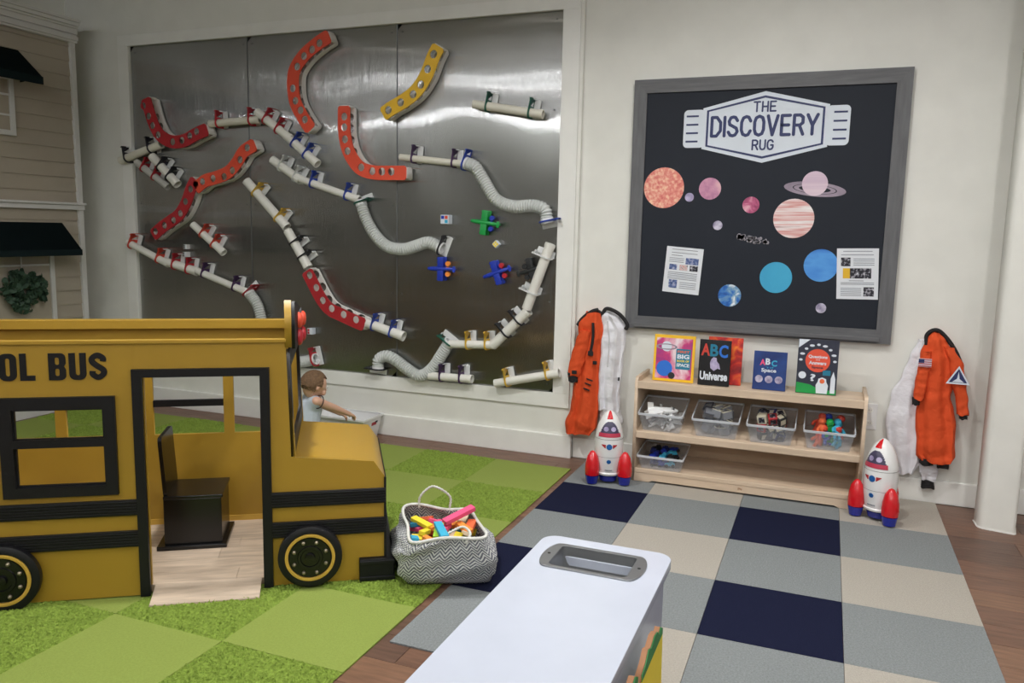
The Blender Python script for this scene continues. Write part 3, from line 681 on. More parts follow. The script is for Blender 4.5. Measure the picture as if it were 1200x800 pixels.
for k in range(60):
    r = .004+.008*rnd.random(); u_ = rnd.random()*2-1
    lathe(bm, [(.0003,0),(r,0),(r*.9,.001),(.0003,.001)], (ac[0]+u_*.082, YP, ac[2]-.012*u_+(rnd.random()-.5)*.034*(1-u_*u_*.5)), 7, 'Y')
part('asteroid_belt', bm, 'asteroid_print', db, kind='stuff', label='grey belt of small asteroids')
# sign: hexagonal badge with winged sides
SG = (0.958, 0.03, 2.061)
def sp(x, z): return (SG[0]+x, SG[2]+z)
def badge(k): # scale inset k metres
    a = .343-k; b = .115-k*.6; c = .198-k*1.05
    return [(-a,-b),(-a,b),(0,c),(a,b),(a,-b),(0,-c)]
S_ = XZM(SG[0], YP-.0005, SG[2])
wing = lambda s: rrect(min(s*.33, s*.452), max(s*.33, s*.452), -.108, .108, .025)
part('sign_badge', plate([badge(0)], .002, S_, ), 'print_white', db, label='white hexagonal badge')
part('sign_wing', plate([wing(1)], .0015, S_), 'print_white', db); part('sign_wing', plate([wing(-1)], .0015, S_), 'print_white', db)
part('sign_outline', plate([badge(.022), badge(.034)], .0015, XZM(SG[0], YP-.002, SG[2])), 'print_navy', db, label='navy blue outline of the badge')
for s in (-1, 1):
    for k in range(4): part('sign_stripe', B((SG[0]+s*.402, YP-.002, SG[2]+.072-.048*k), (.07, .0012, .010), bev=.0004), 'print_navy', db)
def txt(name, s, x, z, h, w, m, parent, y, bold=0.02, spacing=1.08, rot=0): return part(name, text(s, h, w, .0012, bold, XZM(x, y, z, rot), spacing), m, parent)
GL = {'D':[[(0,0),(0,1),(.45,1),(.8,.72),(.8,.28),(.45,0),(0,0)]], 'I':[[(.0,0),(.0,1)]], 'S':[[(.78,.8),(.6,.97),(.4,1),(.18,.96),(.04,.78),(.1,.6),(.4,.5),(.7,.4),(.8,.22),(.62,.04),(.4,0),(.18,.03),(0,.2)]],
 'C':[[(.8,.76),(.62,.96),(.4,1),(.14,.93),(0,.7),(0,.3),(.14,.07),(.4,0),(.62,.04),(.8,.24)]], 'O':[[(.4,0),(.12,.08),(0,.3),(0,.7),(.12,.92),(.4,1),(.68,.92),(.8,.7),(.8,.3),(.68,.08),(.4,0)]],
 'V':[[(0,1),(.42,0),(.84,1)]], 'E':[[(.7,1),(0,1),(0,0),(.7,0)],[(0,.5),(.6,.5)]], 'R':[[(0,0),(0,1),(.5,1),(.74,.88),(.74,.6),(.5,.48),(0,.48)],[(.45,.48),(.78,0)]], 'Y':[[(0,1),(.42,.45),(.84,1)],[(.42,.45),(.42,0)]],
 'T':[[(0,1),(.8,1)],[(.4,1),(.4,0)]], 'H':[[(0,0),(0,1)],[(.72,0),(.72,1)],[(0,.5),(.72,.5)]], 'U':[[(0,1),(0,.28),(.12,.06),(.38,0),(.64,.06),(.76,.28),(.76,1)]], 'G':[[(.78,.8),(.62,.96),(.4,1),(.14,.93),(0,.7),(0,.3),(.14,.07),(.4,0),(.66,.05),(.8,.25),(.8,.46),(.5,.46)]]}
def monoline(word, cx, z0, h, width, st):
    adv = [(max(q[0] for l in GL[c] for q in l)) for c in word]; gap = .36
    tot = sum(adv)+gap*(len(word)-1); k = width/tot; x = cx-width/2
    for c, a_ in zip(word, adv):
        bm = bmesh.new()
        for l in GL[c]:
            P = [Vector((x+q[0]*k, 0, z0+q[1]*h)) for q in l]
            L1 = []
            for i, p in enumerate(P):
                if i < len(P)-1:
                    d = (P[i+1]-p); L_ = d.length; ang = math.atan2(d.z, d.x)
                    me = plate([[(0,-st/2),(L_,-st/2),(L_,st/2),(0,st/2)]], .0012, XZM(p.x, YP-.0025-.00002*i, p.z) @ Matrix.Rotation(ang, 4, 'Z')); bm.from_mesh(me)
                me = plate([circ(0,0,st/2,12)], .0012, XZM(p.x, YP-.00252-.00002*i, p.z)); bm.from_mesh(me)
        part('letter', bm, 'print_navy', db, label=None)
        x += (a_+gap)*k
monoline('THE', SG[0]+.0, SG[2]+.088, .052, .118, .0095)
monoline('DISCOVERY', SG[0]-.002, SG[2]-.044, .105, .575, .0175)
monoline('RUG', SG[0]-.0, SG[2]-.124, .052, .112, .0095)
# info sheets
def sheet(label, tl, tr, bl, pics):
    tl, tr, bl = Vector((tl[0],0,tl[2])), Vector((tr[0],0,tr[2])), Vector((bl[0],0,bl[2])); ux, uz = tr-tl, bl-tl
    y = YP-.0015
    t = thing('info_sheet', label, 'paper', (((tl+tr)/2).x, y, bl.z))
    def quad(u0, u1, v0, v1, yy, th):
        P = [tl+ux*u+uz*v for u, v in ((u0,v0),(u1,v0),(u1,v1),(u0,v1))]
        bm = bmesh.new(); R = [[Vector((p.x, yy+k*th, p.z)) for p in P] for k in (0, 1)]; return rings(bm, R)
    part('sheet', quad(0,1,0,1,y,.0008), 'paper', t)
    for u0,u1,v0,v1,m in pics: part('picture', quad(u0,u1,v0,v1,y-.0007,.0006), m, t)
    return t, quad, y
t, quad, y = sheet('white information sheet at the lower left of the black board', *[(0.443, 0.03, 1.378), (0.661, 0.03, 1.363), (0.425, 0.03, 1.104)], [(.55,.9,.22,.36,'photo_blue'),(.12,.33,.38,.5,'photo_blue'),(.4,.62,.38,.5,'photo_red'),(.68,.9,.38,.5,'photo_dark'),(.15,.38,.72,.9,'photo_blue')])
def lines(t, quad, y, L):
    bm = bmesh.new()
    for u0,u1,v in L:
        b2 = quad(u0,u1,v,v+.012,y-.0007,.0006); me = D.meshes.new('t'); b2.to_mesh(me); b2.free(); bm.from_mesh(me)
    part('text_lines', bm, 'ink', t, kind='stuff')
lines(t, quad, y, [(.15,.85,.05),(.15,.85,.12),(.15,.45,.18)]+[(.1,.5,.24+.04*k) for k in range(3)]+[(.1,.9,.55+.035*k) for k in range(5)]+[(.45,.9,.76+.04*k) for k in range(4)])
t, quad, y = sheet('white information sheet at the lower right, overlapping the blue planet', *[(1.393, 0.03, 1.389), (1.607, 0.03, 1.395), (1.409, 0.03, 1.107)], [(.1,.33,.18,.35,'photo_dark'),(.15,.32,.39,.59,'yellow'),(.32,.83,.39,.59,'photo_dark'),(.65,.9,.76,.94,'photo_dark')])
lines(t, quad, y, [(.15,.85,.05),(.1,.88,.12)]+[(.4,.9,.2+.04*k) for k in range(4)]+[(.3,.65,.63)]+[(.1,.9,.67+.03*k) for k in range(2)]+[(.1,.6,.78+.035*k) for k in range(5)])
# outlet
ol = thing('wall_outlet', 'white wall outlet beside the right end of the shelf', 'outlet', (1.632,WY0,.37))
part('cover_plate', B2(1.595, 1.67, WY0-.006, WY0-.0005, .372, .522, bev=.002), 'white_plastic', ol)
for z in (.485, .41):
    bm = bmesh.new(); lathe(bm, [(.001,0),(.017,0),(.016,.003),(.001,.003)], (1.632, WY0-.006, z), 16, 'Y'); s_ = part('socket', bm, 'trim_paint', ol)
    part('socket_slot', B((1.627, WY0-.0095, z), (.002,.002,.008)), 'toy_black', s_); part('socket_slot', B((1.638, WY0-.0095, z), (.002,.002,.008)), 'toy_black', s_)

# ================================================================ SHELF UNIT
sh = thing('toy_shelf', 'low birch wood shelf unit with clear bins under the black board', 'shelf', (.97,-.14,FZ))
x0, x1, yf, yb, zt = .36, 1.595, -.30, .028, .60
def side(x):
    p = [(yf, 0), (yf, zt+.0), (yf+.02, zt+.02), (yf+.05, zt+.02), (yb, zt+.02), (yb, 0)]
    me = plate([p], .018, Matrix.Translation((x, 0, FZ+.008)) @ Matrix.Rotation(PI/2, 4, 'Z') @ Matrix.Rotation(PI/2, 4, 'X'))
    part('side_panel', me, 'birch', sh)
side(x0+.004); side(x1-.004)
part('top_board', B2(x0+.013, x1-.013, yf+.002, yb-.004, .570, .588, bev=.002), 'birch', sh)
part('top_lip', B2(x0+.013, x1-.013, yf-.006, yf+.012, .556, .600, bev=.003), 'birch', sh)
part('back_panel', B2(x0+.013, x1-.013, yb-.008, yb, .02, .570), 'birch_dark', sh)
def slope(za, zb, th, ya=yf+.012, yb_=yb-.010):
    bm = bmesh.new(); R = []
    for x in (x0+.014, x1-.014): R.append([Vector((x, ya, za)), Vector((x, yb_, zb)), Vector((x, yb_, zb-th)), Vector((x, ya, za-th))])
    return rings(bm, R)
part('middle_shelf', slope(.292, .368, .014), 'birch', sh)
part('middle_lip', B2(x0+.013, x1-.013, yf-.006, yf+.012, .262, .303, bev=.005), 'birch', sh)
part('back_rail', B2(x0+.013, x1-.013, yb-.022, yb-.009, .20, .23, bev=.002), 'birch', sh)
part('bottom_shelf', slope(.062, .100, .014), 'birch', sh)
part('bottom_lip', B2(x0+.013, x1-.013, yf-.004, yf+.012, .052, .080, bev=.004), 'birch', sh)
# toe board with arched feet
tp = [(x0+.013, .002), (x0+.10, .002), (x0+.12, .012), (x1-.12, .012), (x1-.10, .002), (x1-.013, .002), (x1-.013, .052), (x0+.013, .052)]
part('toe_board', plate([tp], .016, XZM(0, yf+.006, 0)), 'birch', sh)
bm = B((.97, yf-.0025, .034), (.004,.001,.014)); box(bm, (.98, yf-.0025, .033), (.012,.001,.004)); box(bm, (.978, yf-.0025, .038), (.006,.001,.003)); box(bm, (.988, yf-.0025, .032), (.003,.001,.012))
part('burned_mark', bm, 'cardboard', sh)
# bins
def bin_(label, xa, xb, za, slope_, h, d=.27, tilt=.235, taper=.022, loc_y=yf+.022):
    "open tapered clear bin; xa..xb rim width, stands on the slanted shelf"
    w = xb-xa; cx = (xa+xb)/2
    t = thing('clear_bin', label, 'bin', (cx, loc_y, za)); 
    G = Matrix.Translation((cx, loc_y, za)) @ Matrix.Rotation(tilt, 4, 'X')
    def rect(wx, y0, y1, z, r=.012):
        return [Vector((p[0], p[1], z)) for p in rrect(-wx/2, wx/2, y0, y1, r, 3)]
    th = .0025
    bm = rings(bmesh.new(), [rect(w-2*taper, taper, d-taper, 0), rect(w-.008, .004, d-.004, h-.012), rect(w-.008-2*th, .004+th, d-.004-th, h-.012), rect(w-2*taper-2*th, taper+th, d-taper-th, th)], capped=True)
    bmesh.ops.transform(bm, matrix=G, verts=bm.verts); part('bin_body', bm, 'bin_clear', t, smooth=40)
    bm = rings(bmesh.new(), [rect(w-.010, .005, d-.005, h-.012), rect(w, 0, d, h-.012), rect(w, 0, d, h), rect(w-.012, .006, d-.006, h), rect(w-.010, .005, d-.005, h-.012)], capped=False)
    bmesh.ops.transform(bm, matrix=G, verts=bm.verts); part('bin_rim', bm, 'bin_rim', t, smooth=40)
    return t, G, w
zb = .296
b1, G1, w1 = bin_('clear bin of small white toy shuttles, leftmost on the middle shelf', .378, .64, zb, 0, .118)
b2, G2, w2 = bin_('clear bin of grey see-through blocks, second on the middle shelf', .688, .955, zb, 0, .118)
b3, G3, w3 = bin_('clear bin of dark patterned cubes, third on the middle shelf', .99, 1.252, zb, 0, .118)
b4, G4, w4 = bin_('clear bin of bright coloured toys, rightmost on the middle shelf', 1.29, 1.555, zb, 0, .118)
b5, G5, w5 = bin_('shallow clear bin of dark blue toys on the bottom shelf', .378, .655, .066, 0, .088, tilt=.12)
rnd = random.Random(21)
def scatter(G, w, n, zlo, zhi, fn, d=.27):
    nx = 3; ny = max(1, math.ceil(n/nx/2))
    for k in range(n):
        ix = k % nx; iy = (k//nx) % 3; lay = k//(nx*3)
        x = (-w/2+.05)+(w-.10)*(ix+.5+(rnd.random()-.5)*.3)/nx; y_ = .05+(d-.10)*(iy+.5)/3; z_ = zlo+(zhi-zlo)*lay/max(1, (n-1)//(nx*3))
        fn(k, G @ Matrix.Translation((x, y_, z_)) @ Matrix.Rotation(rnd.random()*6.28, 4, 'Z') @ Matrix.Rotation((rnd.random()-.5)*.9, 4, 'X') @ Matrix.Rotation((rnd.random()-.5)*.9, 4, 'Y'))
def tfm(bm, g): bmesh.ops.transform(bm, matrix=g, verts=bm.verts); return bm
def place(name, g, label, cat, group):
    t = thing(name, label, cat, tuple(g.translation), 0, group); return t
def shuttle(k, g):
    t = place('toy_shuttle', g, 'small white toy space shuttle in the leftmost clear bin', 'toy shuttle', 'toy shuttles in the leftmost bin')
    bm = bmesh.new(); sweep(bm, [(-.05,0,0),(-.035,0,0),(0,0,0),(.035,0,.002),(.052,0,0)], lambda u_: .003+.011*math.sin(PI*min(1,u_*.75+.2)), 8); part('fuselage', tfm(bm, g), 'white_plastic', t, smooth=40)
    bm = plate([[(-.045,-.038),(-.045,.038),(-.02,.03),(.02,.008),(.02,-.008),(-.02,-.03)]], .004, g); part('wing', bm, 'white_plastic', t)
    bm = B((-.04,0,.018), (.02,.003,.024)); part('tail_fin', tfm(bm, g), 'foam_white', t)
    bm = B((.036,0,.008), (.010,.014,.006)); part('cockpit', tfm(bm, g), 'toy_black', t)
scatter(G1, w1-.02, 14, .02, .085, shuttle)
g = G1 @ Matrix.Translation((.0,.075,.112)) @ Matrix.Rotation(.15, 4, 'Z') @ Matrix.Scale(1.7, 4)
shuttle(99, g); 
top = [o for o in COL.objects if o.name.startswith('toy_shuttle')][-1]; top['label'] = 'largest white toy space shuttle, lying on top in the leftmost clear bin'; del top['group']
mm('block_clear', (150,154,162), .2, alpha=.6); mm('block_edge', (196,190,170), .3)
def cblock(k, g):
    t = place('clear_block', g, 'see-through grey square block in the second clear bin', 'toy block', 'see-through blocks in the second bin')
    s = .058
    part('block_body', tfm(B((0,0,0), (s,s,s*.75), bev=.003), g), 'block_clear', t)
    part('block_rim', tfm(mjoin([plate([rrect(-s/2,s/2,-s/2,s/2,.005,2), rrect(-s/2+.006,s/2-.006,-s/2+.006,s/2-.006,.004,2)], .004, Matrix.Translation((0,0,s*.39)))]), g), 'block_edge' if k % 3 else 'ink_dark', t)
scatter(G2, w2-.03, 24, .028, .125, cblock)
def pcube(k, g):
    m = ['toy_black','ink_dark','print_navy','block_edge','dark_red'][k % 5]
    t = place('patterned_cube', g, 'small dark cube with printed faces in the third clear bin', 'toy cube', 'patterned cubes in the third bin')
    s = .05; part('cube_body', tfm(B((0,0,0), (s,s,s), bev=.003), g), m, t)
    for ax in range(3):
        for sg in (-1, 1):
            c = [0,0,0]; c[ax] = sg*(s/2+.0006); sz = [s*.62]*3; sz[ax] = .0012
            part('printed_face', tfm(B(c, sz), g), 'photo_dark' if (k+ax) % 2 else 'block_edge', t)
scatter(G3, w3-.03, 24, .026, .125, pcube)
def ctoy(k, g):
    g = g @ Matrix.Scale(1.35, 4)
    m = ['foam_coral','toy_green','foam_sky','orange_red','clip_blue','red'][k % 6]
    col = ['orange','green','light blue','orange-red','dark blue','red'][k % 6]
    t = place('toy_figure', g, '%s plastic space figure in the rightmost clear bin' % col, 'toy figure', col+' figures in the rightmost bin')
    bm = bmesh.new(); lathe(bm, [(.004,-.03),(.014,-.028),(.017,-.005),(.012,.008),(.006,.012)], seg=12); part('body', tfm(bm, g), m, t, smooth=40)
    bm = bmesh.new(); lathe(bm, [(.002,.008),(.012,.012),(.016,.022),(.012,.033),(.002,.037)], seg=12); part('head', tfm(bm, g), m, t, smooth=40)
    for s in (-1, 1):
        bm = bmesh.new(); sweep(bm, [(s*.012,0,.0),(s*.024,.004,-.008),(s*.028,.012,-.02)], .006, 7); part('arm', tfm(bm, g), m, t, smooth=40)
        bm = bmesh.new(); sweep(bm, [(s*.008,0,-.025),(s*.011,.003,-.042),(s*.012,.01,-.048)], .007, 7); part('leg', tfm(bm, g), m, t, smooth=40)
scatter(G4, w4-.04, 24, .045, .115, ctoy)
mm('toy_navy', (34,46,110), .5)
def bluetoy(k, g):
    m = ['toy_navy','toy_blue','foam_sky','toy_black'][k % 4]
    t = place('toy_vehicle', g, 'small blue toy space vehicle in the shallow bottom bin' if m != 'toy_black' else 'small black toy space vehicle in the shallow bottom bin', 'toy vehicle', ('blue' if m != 'toy_black' else 'black')+' toy vehicles in the bottom bin')
    part('body', tfm(B((0,0,0), (.06,.03,.018), bev=.005), g), m, t, smooth=40)
    part('cabin', tfm(B((.008,0,.014), (.026,.022,.016), bev=.004), g), m, t, smooth=40)
    for sx_ in (-1, 1):
        for sy_ in (-1, 1):
            bm = bmesh.new(); lathe(bm, [(.002,-.004),(.010,-.004),(.010,.004),(.002,.004)], (sx_*.019, sy_*.016, -.008), 10, 'Y'); part('wheel', tfm(bm, g), 'toy_black', t, smooth=40)
scatter(G5, w5-.03, 18, .022, .066, bluetoy)

# books standing on the shelf
def book(label, xa, xb, z1, yb_, th, cover, lean=.12, spine=None):
    w = xb-xa; h = z1-.589; cx = (xa+xb)/2
    t = thing('picture_book', label, 'book', (cx, yb_, .5895))
    G = Matrix.Translation((cx, yb_, .5895)) @ Matrix.Rotation(-lean, 4, 'X')
    def P(name, bm, m, **k):
        if isinstance(bm, bmesh.types.BMesh): bmesh.ops.transform(bm, matrix=G, verts=bm.verts)
        else: bm.transform(G)
        return part(name, bm, m, t, **k)
    P('front_cover', B((0, -th/2+.001, h/2), (w, .002, h), bev=.0006), cover)
    P('pages', B((.001, 0, h/2), (w-.006, th-.004, h-.006)), 'paper')
    P('back_cover', B((0, th/2-.001, h/2), (w, .002, h), bev=.0006), cover)
    P('spine', B((-w/2+.001, 0, h/2), (.002, th, h), bev=.0006), spine or cover)
    Y = -th/2-.0006
    def flat(name, x, z, polys, m, dy=0): return P(name, plate(polys, .0008, XZM(x, Y-dy, z)), m)
    def tx(s, x, z, hh, ww, m, bold=.02, dy=.0008): return P('lettering', text(s, hh, ww, .0008, bold, XZM(x, Y-dy, z)), m)
    return w, h, flat, tx
mm('cover_yellow', (240,190,40), .4); mm('cover_black', (18,18,22), .35); mm('cover_dark', (40,44,62), .4); mm('ball_blue', (40,110,206), .4)
w, h, flat, tx = book('yellow-bordered picture book with a blue planet, leftmost on the shelf top', .430, .668, .862, -.17, .018, 'cover_yellow', lean=.1)
flat('cover_picture', 0, 0, [[(-w/2+.014,.016),(w/2-.014,.016),(w/2-.014,h-.018),(-w/2+.014,h-.018)]], 'nebula_print')
flat('cover_planet', -.052, .075, [circ(0,0,.047,28)], 'ball_blue', .0008); flat('cover_planet', -.045, .205, [circ(0,0,.03,24)], 'print_white', .0008)
flat('cover_planet', -.045, .203, [circ(0,0,.062,32,.018), circ(0,0,.05,32,.012)], 'ring_print', .0014); flat('cover_planet', -.008, .035, [circ(0,0,.02,16)], 'toy_black', .0016)
flat('title_panel', .055, .135, [rrect(-.043,.043,-.06,.06,.006)], 'foam_teal', .0008)
tx('FIRST', .055, .178, .014, .07, 'foam_coral', .03, .0016); tx('BIG', .055, .15, .026, .07, 'print_white', .04, .0016); tx('BOOK OF', .055, .124, .012, .07, 'foam_yellowfoam', .03, .0016); tx('SPACE', .055, .1, .02, .074, 'print_white', .04, .0016)
w, h, flat, tx = book('red and orange picture book, mostly hidden behind the black alphabet book', .735, .93, .862, -.115, .014, 'fire_print', lean=.12)
w, h, flat, tx = book('black alphabet book with an astronaut, second from the left', .697, .872, .852, -.185, .022, 'cover_black', lean=.1)
tx('A', -.052, .205, .07, .05, 'red', .03); tx('B', -.004, .203, .07, .046, 'foam_teal', .03); tx('C', .048, .2, .074, .05, 'ball_blue', .03)
flat('astronaut_picture', 0, .13, [[(-.02,-.03),(0,-.045),(.02,-.03),(.035,-.035),(.028,-.005),(.014,.012),(.012,.03),(-.006,.034),(-.018,.02),(-.024,0)]], 'mercury_print', .0016)
tx('Universe', 0, .055, .05, .155, 'print_white', .04)
w, h, flat, tx = book('small blue alphabet board book with rounded corners, third from the left', 1.0, 1.178, .806, -.17, .02, 'cover_blue', lean=.1)
tx('A', -.04, .155, .034, .03, 'foam_pink', .04); tx('B', -.012, .16, .036, .026, 'print_white', .04); tx('C', .022, .152, .034, .03, 'foam_sky', .03)
tx("'s of", 0, .128, .012, .04, 'foam_sky', .01); tx('Space', -.005, .108, .028, .08, 'print_white', .03)
for k in range(3): flat('round_picture', -.055+.053*k, .06, [circ(0,0,.021,20)], 'moon_print', .0008)
w, h, flat, tx = book('tall question book with an orange circle and cartoon astronaut, rightmost', 1.232, 1.442, .89, -.165, .014, 'cover_dark', lean=.1)
flat('cover_ground', 0, 0, [[(-w/2+.002,.002),(w/2-.002,.002),(w/2-.002,.03),(.03,.02),(-.03,.05),(-w/2+.002,.06)]], 'toy_green', .0004)
flat('cover_corner', 0, 0, [[(-w/2+.002,h-.002),(-w/2+.06,h-.002),(-w/2+.002,h-.05)]], 'print_white', .0004)
flat('title_disc', .0, .185, [circ(0,0,.064,36)], 'orange_red', .0008)
tx('Questions', 0, .205, .02, .098, 'print_white', .03, .0016); tx('and', 0, .19, .008, .02, 'print_white', .01, .0016); tx('Answers', 0, .172, .02, .09, 'print_white', .03, .0016); tx('Space', 0, .146, .016, .06, 'cover_dark', .03, .0016)
flat('drawn_astronaut', .03, .05, [[(-.028,-.045),(.028,-.045),(.032,0),(.022,.02),(.02,.036),(0,.045),(-.02,.036),(-.022,.02),(-.032,0)]], 'print_white', .0012); flat('drawn_face', .03, .073, [circ(0,0,.013,16)], 'foam_coral', .0018)
flat('drawn_rocket', .085, .07, [[(-.012,-.06),(.012,-.06),(.012,.02),(0,.06),(-.012,.02)]], 'print_white', .0012); flat('drawn_flag', .05, .12, [rrect(-.02,.02,-.014,.014,.003)], 'foam_teal', .0012)
flat('drawn_mask', -.075, .1, [circ(0,0,.02,16)], 'print_white', .0012); tx('?', -.02, .09, .04, .028, 'print_white', .03, .0012)
for a in range(9): flat('drawn_rock', .088*math.cos(a*PI/8), .185+.088*math.sin(a*PI/8), [circ(0,0,.010+.004*(a % 2),7,.007)], 'print_white', .0012)

# ================================================================ ROCKETS
def rocket(label, c, rz, h=.43):
    t = thing('toy_rocket', label, 'toy rocket', (c[0], c[1], 0), rz)
    L = dict(world=False, smooth=50)
    prof = [(.03,.045),(.062,.05),(.070,.075),(.080,.15),(.084,.22),(.080,.29),(.066,.35),(.044,.395),(.022,.42),(.004,.43)]
    bm = bmesh.new(); lathe(bm, prof, seg=36); part('body', bm, 'rocket_white', t, **L)
    bm = bmesh.new(); lathe(bm, [(.028,.012),(.05,.014),(.058,.046),(.02,.05)], seg=24); part('engine_base', bm, 'rocket_blue', t, **L)
    bm = bmesh.new(); lathe(bm, [(.066,.054),(.074,.057),(.076,.066),(.071,.072)], seg=32, capped=False); part('base_band', bm, 'rocket_white', t, **L)
    for z in (.165, .27):
        rr = .0815 if z < .2 else .0825
        bm = bmesh.new(); lathe(bm, [(rr-.002,z-.0015),(rr+.0006,z),(rr-.002,z+.0015)], seg=36, capped=False); part('panel_seam', bm, 'metal_grey', t, **L)
    def skinpatch(a0, a1, z0, z1, off, shape):
        "patch that follows the lathe surface; shape(u,v)->bool mask"
        def rad(z):
            for (r0,h0),(r1,h1) in zip(prof, prof[1:]):
                if h0 <= z <= h1: return r0+(r1-r0)*(z-h0)/(h1-h0)
            return .01
        bm = bmesh.new(); n = 26; vs = {}
        for i in range(n+1):
            for j in range(n+1):
                a = a0+(a1-a0)*i/n; z = z0+(z1-z0)*j/n; r = rad(z)+off; vs[i,j] = bm.verts.new((r*math.sin(a), -r*math.cos(a), z))
        for i in range(n):
            for j in range(n):
                if shape((i+.5)/n*2-1, (j+.5)/n*2-1): bm.faces.new((vs[i,j], vs[i+1,j], vs[i+1,j+1], vs[i,j+1]))
        for v in [v for v in bm.verts if not v.link_faces]: bm.verts.remove(v)
        return bm
    part('window', skinpatch(-.85,.85,.292,.372,.0012, lambda u,v: abs(u) < 1-.42*(v+1)/2-.3*max(0,v)**3), 'decal_dark', t, label='round-topped window picture with two riders', **L)
    part('window_lower_band', skinpatch(-.88,.88,.285,.308,.002, lambda u,v: abs(u) < .97), 'decal_pink', t, **L)
    for s in (-1, 1):
        part('rider_face', skinpatch(s*.3-.2, s*.3+.2, .318, .344, .002, lambda u,v: u*u+v*v < 1), 'mercury_print', t, **L)
    part('nose_stripe', skinpatch(-.45,.45,.385,.428,.0014, lambda u,v: abs(u) < .8), 'rocket_red', t, **L)
    part('round_emblem', skinpatch(-.2,.2,.212,.246,.0014, lambda u,v: u*u+v*v < 1), 'decal_blue', t, **L)
    part('emblem_wing', skinpatch(-.55,-.24,.22,.242,.0014, lambda u,v: v > -u*0-.9+(-u-1)*-.0 and v > -(u+1)*.9+.6), 'dark_red', t, **L)
    part('emblem_wing', skinpatch(.24,.55,.22,.242,.0014, lambda u,v: v > (u-1)*.9+.6), 'dark_red', t, **L)
    part('round_emblem', skinpatch(-.16,.16,.128,.152,.0014, lambda u,v: u*u+v*v < 1), 'decal_blue', t, **L)
    bm = bmesh.new()
    for k in range(7):
        a = (k-3)*.085; r = .0745; box(bm, (r*math.sin(a), -r*math.cos(a), .088), (.004, .002, .006), Matrix.Rotation(a, 4, 'Z') if False else None)
    part('printed_letters', bm, 'ink', t, **L)
    for k in range(3):
        a = -PI/2 - PI/3 + k*2*PI/3
        cx, cy = .108*math.cos(a), .108*math.sin(a)
        bm = bmesh.new(); lathe(bm, [(.030,.052),(.041,.056),(.043,.085),(.040,.125),(.031,.165),(.014,.192),(.003,.198)], (cx, cy, 0), 20)
        f_ = part('booster', bm, 'rocket_red', t, **L)
        bm = bmesh.new(); lathe(bm, [(.022,.004),(.031,.006),(.040,.052),(.03,.054)], (cx, cy, 0), 20); part('booster_base', bm, 'rocket_blue', f_, **L)
        bm = B((cx*.72, cy*.72, .11), (.03, .012, .10), Matrix.Rotation(a, 4, 'Z'), bev=.003); part('fin_strut', bm, 'rocket_red', f_, **L)
    return t
rocket('white toy rocket with red boosters standing in front of the left space suits', (.236,-.385), .27)
rocket('white toy rocket with red boosters at the right end of the shelf', (1.685,-.385), -.58, .44)

# ================================================================ SPACE SUITS
def cloth(rows, y0, thick, seed, fold=.35, nf=5, seg=40, push=0):
    "flattened tube of cloth through rows (x0,x1,z) with folds running downward"
    rnd = random.Random(seed); ph = [rnd.random()*6.28 for _ in range(6)]
    rs = []
    n = 46
    zs = [r[2] for r in rows]
    for i in range(n):
        s = (len(rows)-1)*i/(n-1); k = min(int(s), len(rows)-2); f = s-k; f = f*f*(3-2*f)
        a, b = rows[k], rows[k+1]; x0_, x1_, z_ = [a[j]*(1-f)+b[j]*f for j in range(3)]
        z_ = a[2]*(1-(s-k))+b[2]*(s-k)
        cx, rx = (x0_+x1_)/2, (x1_-x0_)/2; ry = min(thick, rx*.9); ring = []
        for q in range(seg):
            t = 2*PI*q/seg; u_ = i/(n-1)
            amp = fold*(.35+.65*u_)
            w = 1+amp*.5*(math.sin(nf*t+ph[0]+u_*1.5)+.6*math.sin((nf+4)*t+ph[1]-u_*2)) if math.sin(t) < .2 else 1
            w += .10*math.sin(u_*34+ph[2]+2*math.cos(t+ph[3]))*math.sin(u_*9+ph[4])
            yv = ry*math.sin(t)*w
            ring.append(Vector((cx+rx*math.cos(t)*(1+.035*math.sin(u_*26+ph[5]+t*2)), y0+yv, z_+.006*math.sin(t*3+ph[1]))))
        rs.append(ring)
    return rings(bmesh.new(), rs)
def band(pts, r, m, t, name, flat_=.5):
    bm = bmesh.new(); sweep(bm, spline(pts, 8), r, 8); part(name, bm, m, t, smooth=50)
# -- left orange suit
YS = -.0
t = thing('orange_space_suit', 'orange space suit costume hanging at the left beside a white one', 'costume', (.0,.02,.28))
part('suit_body', cloth([(-0.035, 0.069, 0.954), (-0.084, 0.088, 0.894), (-0.081, 0.101, 0.819), (-0.067, 0.071, 0.743), (-0.076, 0.069, 0.661), (-0.089, 0.068, 0.551), (-0.102, 0.072, 0.441), (-0.121, 0.07, 0.329), (-0.147, 0.057, 0.237), (-0.145, 0.02, 0.173)], -.02, .052, 1, .62), 'suit_orange', t, smooth=60)
part('sleeve', cloth([(-0.061, 0.011, 0.839), (-0.086, 0.002, 0.762), (-0.111, -0.017, 0.674), (-0.126, -0.036, 0.597), (-0.124, -0.051, 0.552)], -.068, .026, 2, .25, 4, 24), 'suit_orange', t, smooth=60)
part('cuff', cloth([(-0.13, -0.063, 0.568), (-0.123, -0.061, 0.514)], -.068, .022, 3, .1, 4, 16), 'suit_black', t, smooth=60)
band([(-0.081, -0.045, 0.87), (-0.044, -0.045, 0.92), (0.01, -0.045, 0.961), (0.048, -0.045, 0.974)], .013, 'suit_black', t, 'collar')
band([(0.022, -0.03, 0.966), (0.061, -0.03, 0.952), (0.074, -0.03, 0.894)], .012, 'suit_black', t, 'collar')
band([(0.028, -0.082, 0.896), (0.031, -0.082, 0.822), (0.028, -0.082, 0.769), (0.019, -0.082, 0.709)], .009, 'suit_black', t, 'strap')
